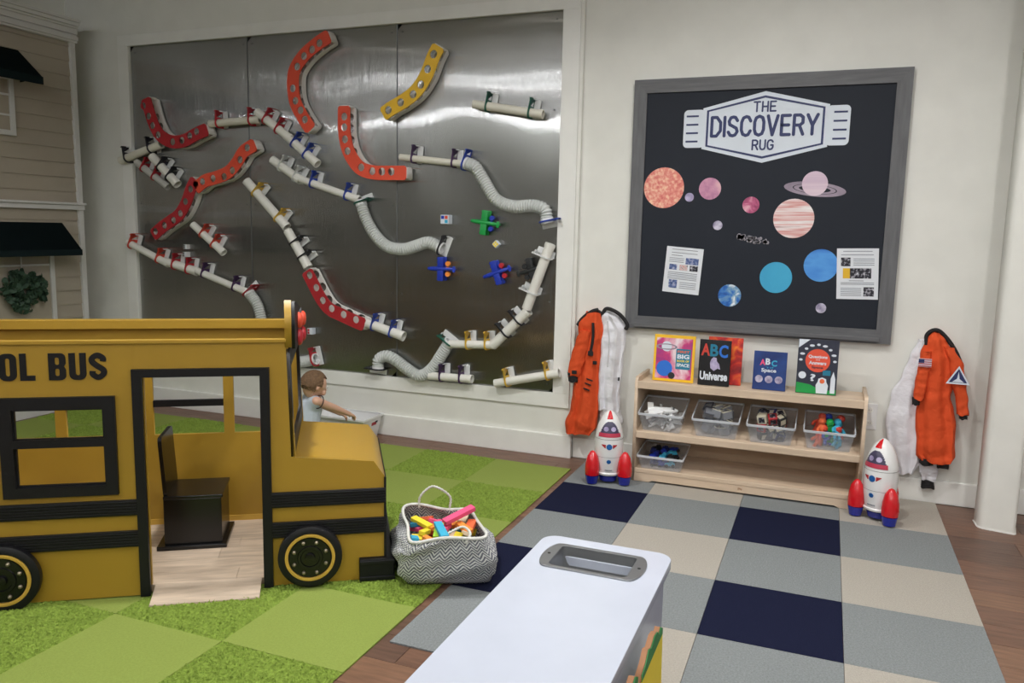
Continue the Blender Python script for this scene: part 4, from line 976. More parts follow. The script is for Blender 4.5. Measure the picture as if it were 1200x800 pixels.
part('buckle', B((0.021, -0.088, 0.705), (.034,.012,.030), bev=.004), 'suit_black', t); part('buckle', B((0.048, -0.08, 0.647), (.026,.012,.022), bev=.004), 'suit_black', t); part('pocket_patch', B((-0.078, -0.096, 0.579), (.032,.010,.022), bev=.003), 'suit_black', t)
for p in [(0.019, -0.082, 0.537), (0.009, -0.082, 0.509), (-0.0, -0.082, 0.475)]: part('pocket_flap', B(p, (.042,.010,.007), Matrix.Rotation(.3,4,'Y'), bev=.001), 'suit_black', t)
# -- left white suit
t = thing('white_space_suit', 'white space suit costume hanging right behind the left rocket', 'costume', (.2,.0,.25))
part('suit_body', cloth([(0.063, 0.118, 0.962), (0.054, 0.179, 0.926), (0.057, 0.225, 0.857), (0.054, 0.218, 0.777), (0.053, 0.211, 0.669), (0.046, 0.205, 0.559), (0.05, 0.199, 0.439), (0.054, 0.203, 0.341)], -.005, .045, 4, .7, 6), 'suit_white', t, smooth=60)
part('trouser_leg', cloth([(0.058, 0.202, 0.362), (0.073, 0.221, 0.287), (0.093, 0.209, 0.199), (0.107, 0.184, 0.12)], -.0, .035, 5, .4, 5, 30), 'suit_white', t, smooth=60)
band([(0.073, -0.035, 0.948), (0.094, -0.035, 0.981), (0.132, -0.035, 0.978), (0.187, -0.035, 0.949), (0.232, -0.035, 0.894), (0.223, -0.035, 0.862)], .012, 'suit_black', t, 'collar')
band([(0.112, -0.05, 0.909), (0.127, -0.05, 0.782), (0.123, -0.05, 0.621)], .004, 'suit_sheer', t, 'zip')
part('side_button', B((0.194, -0.04, 0.55), (.01,.012,.022), bev=.003), 'suit_black', t)
# -- right white suit
t = thing('white_space_suit', 'white space suit costume hanging half behind the right orange one', 'costume', (1.84,.03,.2))
part('suit_body', cloth([(1.84, 1.898, 0.907), (1.806, 1.906, 0.802), (1.773, 1.915, 0.696), (1.73, 1.916, 0.584), (1.714, 1.917, 0.463), (1.723, 1.919, 0.342), (1.753, 1.91, 0.245), (1.799, 1.876, 0.152)], .02, .026, 6, .8, 6), 'suit_white', t, smooth=60)
part('trouser_leg', cloth([(1.891, 1.983, 0.282), (1.903, 1.999, 0.197), (1.921, 1.992, 0.129)], .02, .026, 7, .3, 5, 24), 'suit_white', t, smooth=60)
part('foot_cuff', cloth([(1.921, 1.98, 0.128), (1.92, 1.988, 0.084)], .018, .024, 8, .1, 4, 16), 'suit_black', t, smooth=60)
# -- right orange suit
t = thing('orange_space_suit', 'orange space suit costume with flag and triangle patches near the column', 'costume', (1.93,.0,.3))
part('suit_body', cloth([(1.89, 1.943, 0.957), (1.873, 1.975, 0.915), (1.854, 2.005, 0.842), (1.853, 2.02, 0.758), (1.852, 2.024, 0.665), (1.861, 2.017, 0.613), (1.858, 2.039, 0.542), (1.863, 2.056, 0.439), (1.871, 2.064, 0.345), (1.88, 2.066, 0.278), (1.9, 2.056, 0.245)], -.012, .05, 9, .6), 'suit_orange', t, smooth=60)
part('sleeve', cloth([(1.853, 1.902, 0.853), (1.843, 1.901, 0.77), (1.835, 1.896, 0.675), (1.833, 1.887, 0.59)], -.055, .026, 10, .25, 4, 24), 'suit_orange', t, smooth=60)
part('cuff', cloth([(1.828, 1.87, 0.598), (1.831, 1.868, 0.56)], -.055, .022, 11, .1, 4, 16), 'suit_black', t, smooth=60)
part('sleeve', cloth([(1.959, 2.011, 0.878), (1.99, 2.062, 0.789), (2.011, 2.083, 0.689), (2.039, 2.099, 0.598), (2.05, 2.109, 0.525)], -.04, .03, 12, .25, 4, 24), 'suit_orange', t, smooth=60)
part('cuff', cloth([(2.053, 2.101, 0.534), (2.064, 2.104, 0.502)], -.04, .025, 13, .1, 4, 16), 'suit_black', t, smooth=60)
for r_, n_ in (([(1.898, 1.964, 0.263), (1.897, 1.967, 0.225)], 14), ([(1.982, 2.043, 0.259), (1.985, 2.043, 0.216)], 15)): part('foot_cuff', cloth(r_, -.012, .035, n_, .1, 4, 20), 'suit_black', t, smooth=60)
band([(1.878, -0.03, 0.886), (1.874, -0.03, 0.937), (1.9, -0.03, 0.966), (1.933, -0.03, 0.964), (1.977, -0.03, 0.921), (2.019, -0.03, 0.859), (2.053, -0.03, 0.788)], .011, 'suit_black', t, 'collar')
fx = Vector((1.871, -0.09, 0.796))
part('flag_patch', B(fx, (.064,.003,.044), bev=.001), 'print_white', t, label='small striped flag patch')
for k in range(4): part('flag_stripe', B(fx+Vector((0,-.002,(.0165-.011*k))), (.062,.001,.005)), 'clip_red', t)
part('flag_canton', B(fx+Vector((-.017,-.0026,.010)), (.027,.001,.021)), 'print_navy', t)
fx = Vector((2.035, -0.085, 0.731))
tri = lambda s: [(-.045*s,-.03*s),(.045*s,-.03*s),(0,.048*s)]
part('triangle_patch', plate([tri(1.25)], .003, XZM(fx.x, fx.y, fx.z)), 'print_white', t, label='white triangular patch'); part('patch_inner', plate([tri(.95)], .001, XZM(fx.x, fx.y-.0022, fx.z)), 'print_navy', t)
part('patch_shuttle', plate([[(-.028,-.026),(-.006,-.008),(0,.03),(.006,-.008),(.028,-.026)]], .001, XZM(fx.x, fx.y-.0034, fx.z)), 'print_white', t)

# ================================================================ SCHOOL BUS
RZ = math.radians(33.8)
bus = thing('toy_school_bus', 'yellow wooden play school bus with black trim on the green rug', 'play bus', (-1.063,-2.592,0), RZ)
def bp(name, g, m, parent=None, smooth=0, **k): return part(name, g, m, parent or bus, smooth, world=False, **k)
UL, WID, ZR = -1.95, .72, 1.0
z0 = .004
def rect(a, b, c, d): return [(a,c),(b,c),(b,d),(a,d)]
def V_(v): return Matrix.Translation((0, v, 0)) @ Matrix.Rotation(PI/2, 4, 'X')
front = [(UL,z0),(.026,z0),(.026,.875),(.478,.875),(.478,z0),(.842,z0),(.842,.10),(.948,.10),(.948,.441),(.903,.508),(.596,.535),(.573,ZR),(UL,ZR)]
wins = [(-.41,-.10),(-.83,-.52),(-1.25,-.94),(-1.67,-1.36)]
holes = [rect(a, b, .46, .757) for a, b in wins]
bp('near_side_panel', plate([front]+holes, .018, V_(.009)), 'bus_yellow')
far = [(UL,z0),(.94,z0),(.948,.441),(.903,.508),(.596,.535),(.573,ZR),(UL,ZR)]
farw = [(-.078,.232),(.278,.54),(-.45,-.125),(-.82,-.497),(-1.19,-.867),(-1.56,-1.237)]
bp('far_side_panel', plate([far[:0]+[(UL,z0),(.60,z0),(.596,.535),(.573,ZR),(UL,ZR)]]+[rect(a, b, .468, .83) for a, b in farw], .018, V_(WID-.009)), 'bus_yellow')
for k, (a, b) in enumerate(farw):
    if k != 1: bp('window_bar', B2(a, b, WID-.022, WID-.002, .602, .632), 'bus_black')
bp('rear_panel', B2(UL, UL+.018, .018, WID-.018, z0, ZR), 'bus_yellow')
bp('front_bulkhead', B2(.560, .575, .019, WID-.019, .03, .53), 'bus_yellow')
# roof mouldings all round the open top
bp('top_rail', B2(UL, .566, -.010, .022, ZR, ZR+.014, bev=.002), 'bus_yellow')
bp('top_rail', B2(UL, .566, WID-.050, WID+.004, .972, 1.013, bev=.002), 'bus_yellow')
bp('top_rail', B2(UL-.004, UL+.03, .022, WID-.05, .972, 1.013, bev=.002), 'bus_yellow')
hb = [(-.004,ZR-.02),(WID,ZR-.02),(WID,1.03),(.30,1.128),(-.004,1.165)]
GB = Matrix.Translation((.575, 0, 0)) @ Matrix(((0,0,1,0),(1,0,0,0),(0,1,0,0),(0,0,0,1)))
bp('header_board', plate([hb], .026, GB), 'bus_yellow')
bp('header_face', plate([[(v, z-.004) for v, z in hb]], .012, Matrix.Translation((.0205,0,0)) @ GB), 'bus_black')
# windscreen frame, raked, outside the header
def rk(z): return .573+(ZR-z)*.045
fr = [[(.0,.54),(WID,.54),(WID,.975),(.0,.975)], [(.05,.60),(WID-.05,.60),(WID-.05,.90),(.05,.90)]]
G = Matrix.Translation((.602, 0, 0)) @ Matrix.Rotation(-.03, 4, 'Y') @ Matrix(((0,0,1,0),(1,0,0,0),(0,1,0,0),(0,0,0,1)))
bp('windscreen_frame', plate(fr, .014, G), 'bus_black')
mm('screen_grey', (120,124,134), .3)
bp('sign_plate', B2(.603, .606, .26, .46, 1.02, 1.09), 'screen_grey')
for v, z_, m in ((.19,1.065,'orange_red'),(.53,1.035,'orange_red'),(.19,.995,'clip_red'),(.53,.965,'clip_red')):
    bm = bmesh.new(); R = []
    for r_, d_ in ((.034,0),(.034,.008),(.026,.016),(.004,.020)): R.append([Vector((.604+d_, v+r_*math.cos(a*PI/10), z_+r_*math.sin(a*PI/10))) for a in range(20)])
    bp('warning_light', rings(bm, R), m, smooth=50)
# hood
hp = [(.577,.10),(.948,.10),(.948,.441),(.903,.508),(.597,.535),(.577,.535)]
bp('hood', plate([hp], .60, V_(.019+.30)), 'bus_yellow')
bp('grille', B2(.948, .958, .16, .48, .17, .36, bev=.002), 'bus_black')
for k in range(5): bp('grille_bar', B2(.957, .963, .17, .47, .185+.036*k, .197+.036*k), 'bus_gold')
for v in (.13, .49):
    bm = bmesh.new(); R = []
    for r_, d_ in ((.036,0),(.036,.004),(.028,.009),(.004,.011)): R.append([Vector((.948+d_, v+r_*math.cos(a*PI/10), .26+r_*math.sin(a*PI/10))) for a in range(20)])
    bp('headlight', rings(bm, R), 'white_plastic', smooth=50)
bp('front_bumper', B2(.843, .985, -.022, .64, .004, .098, bev=.004), 'bus_black')
bp('bumper_ridge', B2(.843, .988, -.027, .645, .075, .092, bev=.003), 'bus_black'); bp('bumper_ridge', B2(.843, .988, -.027, .645, .006, .024, bev=.003), 'bus_black')
bp('corner_strip', B2(.944, .953, -.006, .62, .10, .44), 'bus_black')
# rub rails with ribs
for (zl, zh) in ((.334,.396),(.208,.272)):
    for a, b in ((UL,.006),(.500,.950)):
        r_ = bp('rub_rail', B2(a, b, -.014, -.0005, zl, zh, bev=.002), 'bus_black')
        for k in range(5): bp('rib', B2(a, b, -.018, -.013, zl+.006+.0112*k, zl+.012+.0112*k, bev=.001), 'bus_black', r_)
# door frame
dfm = [[(.004,z0),(.040,z0),(.040,.872),(.466,.872),(.466,z0),(.502,z0),(.502,.903),(.004,.903)]]
bp('door_frame', plate(dfm, .018, V_(-.008)), 'bus_black')
for a, b in wins:
    f_ = bp('window_frame', plate([rect(a-.044,b+.042,.421,.803), rect(a,b,.46,.612), rect(a,b,.642,.757)], .018, V_(-.008)), 'bus_black')
    bp('window_sash', plate([rect(a-.002,b+.002,.458,.759), rect(a+.006,b-.006,.466,.609), rect(a+.006,b-.006,.645,.751)], .012, V_(.004)), 'bus_black', f_)
# lettering on the side
def glyph(ch, w=.058, h=.101, k=.0215):
    "heavy condensed capitals as polygons, origin at the lower left"
    r = .018; ri = .006; m = h/2
    def R(x0, x1, y0, y1, rr=.0005): return rrect(x0, x1, y0, y1, rr, 4)
    if ch == 'L': return [[(0,0),(w*.86,0),(w*.86,k*.86),(k,k*.86),(k,h),(0,h)]]
    if ch == 'H': return [[(0,0),(k,0),(k,m-.009),(w-k,m-.009),(w-k,0),(w,0),(w,h),(w-k,h),(w-k,m+.009),(k,m+.009),(k,h),(0,h)]]
    if ch == 'O': return [R(0, w, 0, h, .022), R(k, w-k, k*.8, h-k*.8, .007)]
    if ch == 'U':
        o = [q for q in R(0, w, 0, h*1.2, .022) if q[1] < h*.6]; i = [q for q in R(k, w-k, k*.8, h*1.2, .007) if q[1] < h*.6]
        return [[(0,h)]+o+[(w,h),(w-k,h)]+i[::-1]+[(k,h)]]
    if ch == 'C':
        o = R(0, w, 0, h, .022); i = R(k, w-k, k*.8, h-k*.8, .007); z1, z2 = h*.64, h*.36
        up = [q for q in o if q[1] > h*.7]; lo = [q for q in o if q[1] < h*.3]; iu = [q for q in i if q[1] > h*.6]; il = [q for q in i if q[1] < h*.4]
        return [[(w,z1)]+up+lo+[(w,z2),(w-k,z2)]+il[::-1]+iu[::-1]+[(w-k,z1)]]
    if ch == 'B':
        o = [(0,0)]+[q for q in R(0,w,0,m+.004,.018) if q[0] > w*.5 and q[1] < m*.5]+[(w,m-.012),(w-.006,m),(w,m+.012)]+[q for q in R(0,w,m,h,.018) if q[0] > w*.5 and q[1] > h*.75]+[(0,h)]
        return [o, R(k, w-k, k*.75, m-.007, .006), R(k, w-k, m+.007, h-k*.75, .006)]
    if ch == 'S':
        pts_ = [(w-k/2,h*.68),(w-k/2,h*.80),(w*.5,h-k*.42),(k/2,h*.80),(k/2,h*.66),(w*.42,h*.53),(w-k/2,h*.36),(w-k/2,h*.2),(w*.5,k*.42),(k/2,h*.2),(k/2,h*.32)]
        P = spline([(x,y,0) for x, y in pts_], 6); L1, L2 = [], []
        for i, p in enumerate(P):
            d = (P[min(i+1,len(P)-1)]-P[max(i-1,0)]).normalized(); n = Vector((-d.y,d.x,0)); kk = k*.47
            L1.append((p+n*kk)[:2]); L2.append((p-n*kk)[:2])
        return [L1+L2[::-1]]
xs_ = -.720
for word in ('SCHOOL', 'BUS'):
    for ch in word:
        bp('letter', plate(glyph(ch), .006, V_(-.002) @ Matrix.Translation((xs_, .866, 0))), 'bus_black'); xs_ += .069
    xs_ = -.279
# wheels
def wheel(u_, zc, r, v0, v1, sgn):
    bm = bmesh.new()
    def LY(prof, seg=48):
        bm = bmesh.new(); R = []
        for rr, d in prof: R.append([Vector((u_+rr*math.cos(a*2*PI/seg), v0-sgn*d, zc+rr*math.sin(a*2*PI/seg))) for a in range(seg)])
        return rings(bm, R)
    w = bp('wheel', LY([(r-.002,0),(r,.004),(r,.030),(r-.012,.036),(r*.80,.036),(r*.76,.028),(.01,.028)]), 'bus_black', smooth=40, label='black tyre')
    bp('rim_ring', LY([(r*.68,.027),(r*.68,.036),(r*.72,.038),(r*.78,.036),(r*.78,.027)]), 'bus_gold', w, smooth=40)
    bp('hub', LY([(r*.64,.028),(r*.64,.034),(r*.40,.034),(r*.38,.040),(r*.30,.040),(r*.28,.036),(r*.16,.036),(r*.15,.046),(.004,.048)]), 'black_gloss', w, smooth=40)
    for k in range(8):
        a = 2*PI*(k+.5)/8; bm = bmesh.new(); R = []
        for rr, d in ((.0075,.033),(.0075,.040),(.004,.044),(.0005,.045)): R.append([Vector((u_+r*.53*math.cos(a)+rr*math.cos(q*PI/5), v0-sgn*d, zc+r*.53*math.sin(a)+rr*math.sin(q*PI/5))) for q in range(10)])
        bp('bolt', rings(bm, R), 'bolt_grey', w, smooth=40)
wheel(.648, .132, .126, -.012, 0, 1); wheel(-.468, .118, .130, -.012, 0, 1)
wheel(.648, .132, .126, WID+.006, 0, -1) if False else None
# floor, planks and ramp
bp('floor_board', B2(UL+.02, .556, .02, WID-.02, .006, .028), 'birch_dark')
rnd = random.Random(4)
for r_ in range(6):
    u0 = -.9-rnd.random()*.3
    while u0 < .55:
        u1 = min(u0+.42+.1*rnd.random(), .556); a, b = .02+.113*r_, .02+.113*(r_+1)
        if u1-u0 > .02: bp('floor_plank', B2(u0+.0006, u1-.0006, a+.0006, min(b, WID-.02)-.0006, .028, .034), 'greige_plank')
        u0 = u1
bp('skirting', B2(-1.0, .5, WID-.024, WID-.019, .034, .060), 'bus_gold')
bm = bmesh.new(); R = []
for a in (.052, .455): R.append([Vector((a,-.104,.004)), Vector((a,.018,.036)), Vector((a,.018,.030)), Vector((a,-.104,-.0005))])
bp('ramp', rings(bm, R), 'greige_plank')
for a, b in ((.053,.185),(.187,.454)):
    R = [[Vector((u_,-.103,.0045)), Vector((u_,.017,.0365)), Vector((u_,.017,.038)), Vector((u_,-.103,.006))] for u_ in (a, b)]
    bp('ramp_plank', rings(bmesh.new(), R), 'greige_plank')
# door jamb strips
bp('door_jamb', B2(.026, .040, .018, .034, .036, .875), 'bus_yellow'); bp('door_jamb', B2(.464, .478, .018, .034, .036, .875), 'bus_yellow')
# steering wheel on the bulkhead
bm = bmesh.new(); sweep(bm, [(.455, .34+.12*math.cos(a*PI/16), .575+.12*math.sin(a*PI/16)) for a in range(33)], .013, 10, capped=False)
sw = bp('steering_wheel', bm, 'red', smooth=60, label='red steering wheel')
for k in range(3):
    a = PI/2+k*2*PI/3; bm = bmesh.new(); sweep(bm, [(.455,.34,.575),(.455,.34+.115*math.cos(a),.575+.115*math.sin(a))], .009, 8); bp('spoke', bm, 'red', sw, smooth=60)
bm = bmesh.new(); sweep(bm, [(.455,.34,.575),(.56,.34,.50)], .014, 10); bp('steering_column', bm, 'bus_black', sw, smooth=60)
# driver bench (a loose seat standing in the bus)
c_ = Matrix.Translation((-1.063,-2.592,0)) @ Matrix.Rotation(RZ, 4, 'Z') @ Vector((.13,.5,.0345))
seat = thing('driver_seat', 'black boxy wooden seat with a tall back standing inside the bus', 'seat', tuple(c_), RZ)
def spx(name, g, m='black_gloss'): return part(name, g, m, seat, world=False)
spx('base_plate', B2(-.145,.145,-.14,.14,0,.018, bev=.003)); spx('seat_box', B2(-.115,.125,-.12,.12,.018,.225, bev=.003)); spx('seat', B2(-.115,.132,-.125,.125,.225,.24, bev=.003))
spx('backrest', plate([rrect(-.12,.12,.0,.265,.02)], .016, Matrix.Translation((-.105,0,.235)) @ Matrix.Rotation(-.06,4,'Y') @ Matrix(((0,0,1,0),(1,0,0,0),(0,1,0,0),(0,0,0,1)))))

# ================================================================ BASKET
bk = thing('woven_basket', 'sagging grey and white chevron woven basket at the front of the bus', 'basket', (-.11,-1.9,0))
LV = [ # z, corners: left-back, right-back, right-front, left-front
 (.004, [(-.31,-1.80),(.02,-1.70),(.15,-1.93),(-.165,-2.085)]),
 (.05, [(-.375,-1.79),(.04,-1.665),(.185,-1.95),(-.175,-2.14)]),
 (.11, [(-.40,-1.80),(.03,-1.66),(.205,-1.985),(-.17,-2.165)]),
 (.16, [(-.37,-1.82),(.0,-1.69),(.20,-2.01),(-.145,-2.17)]),
 (.205, [(-.335,-1.845),(-.02,-1.715),(.185,-2.03),(-.115,-2.175)]),
 (.232, [(-.315,-1.855),(-.03,-1.735),(.178,-2.035),(-.10,-2.165)])]
def loop(cs, n=14, rnd_=.16):
    out = []
    C4 = [Vector((x, y)) for x, y in cs]
    for i in range(4):
        a, b = C4[i], C4[(i+1) % 4]
        for k in range(n):
            t_ = k/n; p = a.lerp(b, t_)
            out.append(p)
    # smooth corners
    for _ in range(3): out = [(out[i-1]+out[i]*2+out[(i+1) % len(out)])/4 for i in range(len(out))]
    return out
def bk_ring(z, cs, ins=0, seed=0):
    L_ = loop(cs); c = sum(L_, Vector((0,0)))/len(L_); out = []
    for i, p in enumerate(L_):
        d = (p-c).normalized(); s = i/len(L_)
        wob = .010*math.sin(s*2*PI*3+z*30)+.007*math.sin(s*2*PI*7+1+z*70)
        if z < .02 or z > .22: wob *= .3
        p2 = p+d*(wob-ins); zz = z+(.010*math.sin(s*2*PI*2+1.0)+.006*math.sin(s*2*PI*5) if z > .18 else .004*math.sin(s*12) if z > .03 else 0)
        out.append(Vector((p2.x, p2.y, zz)))
    return out
fine = []
for (za, ca), (zb_, cb_) in zip(LV, LV[1:]):
    for k in range(4):
        f = k/4; fine.append((za+(zb_-za)*f, [(a[0]*(1-f)+b[0]*f, a[1]*(1-f)+b[1]*f) for a, b in zip(ca, cb_)]))
fine.append(LV[-1])
def basket_mesh(ins, rev=False, bottom=False):
    bm = bmesh.new(); R = [bk_ring(z, cs, ins) for z, cs in fine]; uvl = bm.loops.layers.uv.new('UVMap')
    V = [[bm.verts.new(p+Vector((0,0,.003 if (ins and i == 0) else 0))) for p in r] for i, r in enumerate(R)]; n = len(V[0]); acc = 0
    hs_ = [0]
    for i in range(1, len(V)): hs_.append(hs_[-1]+(R[i][0]-R[i-1][0]).length)
    for i in range(len(V)-1):
        for k in range(n):
            f = bm.faces.new((V[i][k], V[i][(k+1) % n], V[i+1][(k+1) % n], V[i+1][k]))
            for l, (uu, vv) in zip(f.loops, ((k, i), (k+1, i), (k+1, i+1), (k, i+1))): l[uvl].uv = (uu/n*2.0, hs_[vv]*3.7)
    bm.faces.new(V[0][::-1])
    return bm
part('basket_wall', basket_mesh(0), 'chevron', bk, smooth=60); part('inner_wall', basket_mesh(.007), 'chevron', bk, smooth=60)
rim = bk_ring(*fine[-1]); bm = bmesh.new(); sweep(bm, [p+Vector((0,0,.002)) for p in rim]+[rim[0]+Vector((0,0,.002))], .007, 8, capped=False); mm('rope', (214,214,208), .8, bump=.5, bs=150); part('rim_braid', bm, 'rope', bk, smooth=60)
a_, b_ = Vector((-.245,-1.825,.235)), Vector((-.12,-1.775,.235)); m_ = (a_+b_)/2
bm = bmesh.new(); sweep(bm, spline([a_, a_+Vector((.004,.004,.05)), m_+Vector((-.02,.0,.092)), m_+Vector((.025,0,.092)), b_+Vector((0,.004,.05)), b_], 10), lambda u_: .0052+.0014*math.sin(u_*120), 8); part('handle', bm, 'rope', bk, smooth=60)
a_, b_ = Vector((-.02,-2.135,.225)), Vector((.10,-2.078,.225)); m_ = (a_+b_)/2
bm = bmesh.new(); sweep(bm, spline([a_, m_+Vector((-.03,.085,.012)), m_+Vector((.0,.13,.02)), m_+Vector((.05,.09,.015)), b_], 10), lambda u_: .0052+.0014*math.sin(u_*120), 8); part('handle', bm, 'rope', bk, smooth=60, label='white braided handle fallen inwards over the blocks')
mm('basket_fill', (120,110,120), .9)
# toy blocks heaped in the basket
names = dict(pink='pink', orange='orange', yellowfoam='yellow', lime='lime green', sky='sky blue', teal='dark teal', cream='cream', coral='coral red')
def bar(c, s, rz, rx, ry, k, lab=None):
    G = Matrix.Translation(c) @ Matrix.Rotation(rz, 4, 'Z') @ Matrix.Rotation(ry, 4, 'Y') @ Matrix.Rotation(rx, 4, 'X')
    bm = B((0,0,0), s, bev=.002); bmesh.ops.transform(bm, matrix=G, verts=bm.verts)
    if lab: return single('foam_block', bm, 'foam_'+k, lab, 'toy block')
    return single('foam_block', bm, 'foam_'+k, names[k]+' foam block heaped in the woven basket', 'toy block', names[k]+' blocks in the basket')
bc = lambda px, py, z=.2: None
BIG = [[(-0.03, -1.869, 0.25), (0.15, 0.034, 0.02), 'pink', 1.0, 0.12, -0.25, 'tall pink foam block leaning on the far right basket rim'], [(-0.066, -1.989, 0.215), (0.12, 0.036, 0.018), 'lime', 1.95, 0, -0.1, 'long lime green foam block crossing under the blue one'], [(-0.037, -2.022, 0.235), (0.15, 0.034, 0.018), 'sky', -0.9, 0, 0.03, 'long sky blue foam block lying on top of the heap'], [(-0.181, -1.921, 0.21), (0.11, 0.03, 0.018), 'yellowfoam', -0.35, 0.1, 0.1, 'long yellow foam block at the far left of the heap'], [(0.009, -1.899, 0.21), (0.1, 0.03, 0.018), 'orange', -0.6, 0.1, 0.05, 'long orange foam block right of the tall pink one']]
for c, s, k, rz_, rx_, ry_, lab in BIG: bar(c, s, rz_, rx_, ry_, k, lab)
ks = list(names); rnd = random.Random(12)
def inside(x, y, m=.03):
    cs = LV[3][1]; s = None
    for i in range(4):
        a, b = Vector(cs[i]), Vector(cs[(i+1) % 4]); e = b-a; n_ = Vector((e.y, -e.x)).normalized()
        if (Vector((x, y))-a).dot(n_) < m: return False
    return True
cnt = 0
for lay, z_ in enumerate((.06, .10, .14, .172, .200)):
    for gx_ in range(8):
        for gy_ in range(7):
            x = -.36+.075*gx_+(rnd.random()-.5)*.03; y_ = -2.14+.072*gy_+(rnd.random()-.5)*.03
            if not inside(x, y_, .078 if lay < 3 else .06) or (lay < 3 and (gx_+gy_+lay) % 2): continue
            bar((x, y_, z_+(rnd.random()-.5)*.012), (.055+.04*rnd.random(), .026+.014*rnd.random(), .018), rnd.random()*PI, (rnd.random()-.5)*.7, (rnd.random()-.5)*.6, rnd.choice(ks)); cnt += 1

# ================================================================ WHITE TABLE with inset pan
tb = thing('sensory_table', 'long white table with rounded corners and an inset metal loaf pan in the foreground', 'table', (.815,-3.3,FZ))
TX0, TX1, TY0, TY1, TZ = .625, 1.003, -4.02, -2.645, .55
pcx, pcy = .809, -2.786
top = rrect(TX0, TX1, TY0, TY1, .045, 8)
part('table_top', plate([top, rrect(pcx-.117, pcx+.117, pcy-.075, pcy+.075, .014)], .022, Matrix.Translation((0,0,TZ-.0115)), .002), 'table_white', tb, smooth=40)
# pan: rim with two ears, tapered well
ears = []
for a in [k*PI/12 for k in range(-6, 7)]: ears.append((pcx+.114+.030*math.cos(a), pcy+.082*math.sin(a)))
for a in [k*PI/12 for k in range(6, 19)]: ears.append((pcx-.114+.030*math.cos(a), pcy+.082*math.sin(a)))
pr = part('pan_rim', plate([ears, rrect(pcx-.110, pcx+.110, pcy-.071, pcy+.071, .016)], .0025, Matrix.Translation((0,0,TZ+.003)), .0015), 'pan_grey', tb, smooth=40, label='grey metal loaf pan set into the top')
def rr3(wx, wy, z, r): return [Vector((pcx+p[0], pcy+p[1], z)) for p in rrect(-wx, wx, -wy, wy, r, 4)]
part('pan_well', rings(bmesh.new(), [rr3(.110,.071,TZ+.003,.016), rr3(.100,.060,TZ-.068,.016), rr3(.102,.062,TZ-.070,.016), rr3(.112,.073,TZ+.001,.016)], capped=False), 'pan_grey', pr, smooth=40)
part('pan_floor', plate([rrect(pcx-.101, pcx+.101, pcy-.061, pcy+.061, .016)], .002, Matrix.Translation((0,0,TZ-.069))), 'pan_grey', pr)
for s in (-1, 1):
    bm = bmesh.new(); lathe(bm, [(.0005,0),(.0045,0),(.0045,.0012),(.0005,.0012)], (pcx+s*.128, pcy, TZ+.006), 10); part('rim_hole', bm, 'toy_black', pr)
part('apron', B2(TX0+.02, TX1-.02, TY0+.03, TY1-.03, TZ-.10, TZ-.0225), 'white_plastic', tb) if False else None
for x in (TX0+.012, TX1-.030): part('side_panel', B2(x, x+.018, TY0+.05, TY1-.06, FZ+.012, TZ-.023, bev=.002), 'table_white', tb)
part('end_panel', B2(TX0+.03, TX1-.03, TY1-.078, TY1-.06, FZ+.012, TZ-.023, bev=.002), 'table_white', tb)
part('end_panel', B2(TX0+.03, TX1-.03, TY0+.05, TY0+.068, FZ+.012, TZ-.023, bev=.002), 'table_white', tb)
part('bottom_board', B2(TX0+.03, TX1-.03, TY0+.068, TY1-.078, FZ+.02, FZ+.04), 'table_white', tb)
for x in (TX0+.03, TX1-.03):
    for y in (TY0+.08, TY1-.09):
        bm = bmesh.new(); lathe(bm, [(.02,FZ+.0085),(.022,FZ+.012),(.018,FZ+.02)], (x, y, 0), 14); part('foot', bm, 'metal_grey', tb)
# yellow and green cardboard cutouts leaning on the table side
def cutout(label, y0, y1, zt, x, lean=.10):
    t = thing('cardboard_cutout', label, 'cutout', (x+.03, (y0+y1)/2, 0))
    w = y1-y0
    def Gx(off): return Matrix.Translation((x+off, (y0+y1)/2, .0035)) @ Matrix.Rotation(-lean, 4, 'Y') @ Matrix(((0,0,1,0),(1,0,0,0),(0,1,0,0),(0,0,0,1)))
    body = [(-w/2,0),(w/2,0),(w/2,zt*.95),(w*.40,zt*.975),(w*.30,zt*.96),(w*.22,zt*.99),(w*.08,zt),(-w*.08,zt*.98),(-w*.2,zt),(-w*.34,zt*.965),(-w/2,zt*.95)]
    part('cardboard_core', plate([body], .013, Gx(.001)), 'cardboard', t)
    part('painted_face', plate([[p for p in body if p[1] <= zt*.955]], .0015, Gx(.009)), 'paint_yellow', t)
    part('green_top', plate([[(-w/2,zt*.925)]+[p for p in body if p[1] > zt*.94][::-1]+[(w/2,zt*.925)]], .0018, Gx(.0093)), 'paint_green', t)
    rnd = random.Random(int(y0*100)); bm = bmesh.new()
    for k in range(26):
        me = plate([circ((rnd.random()-.5)*w*.8, zt*(.06+rnd.random()*.66), .003, 8, .0055)], .001, Gx(.0105)); bm.from_mesh(me)
    part('seed_marks', bm, 'toy_black', t)
XC = TX1+.02
cutout('taller yellow cardboard cutout with a green top leaning on the table side', -3.23, -3.00, .535, XC+.022, .02)
cutout('nearer yellow cardboard cutout with a green top leaning on the table side', -3.50, -3.25, .545, XC+.018, .02)

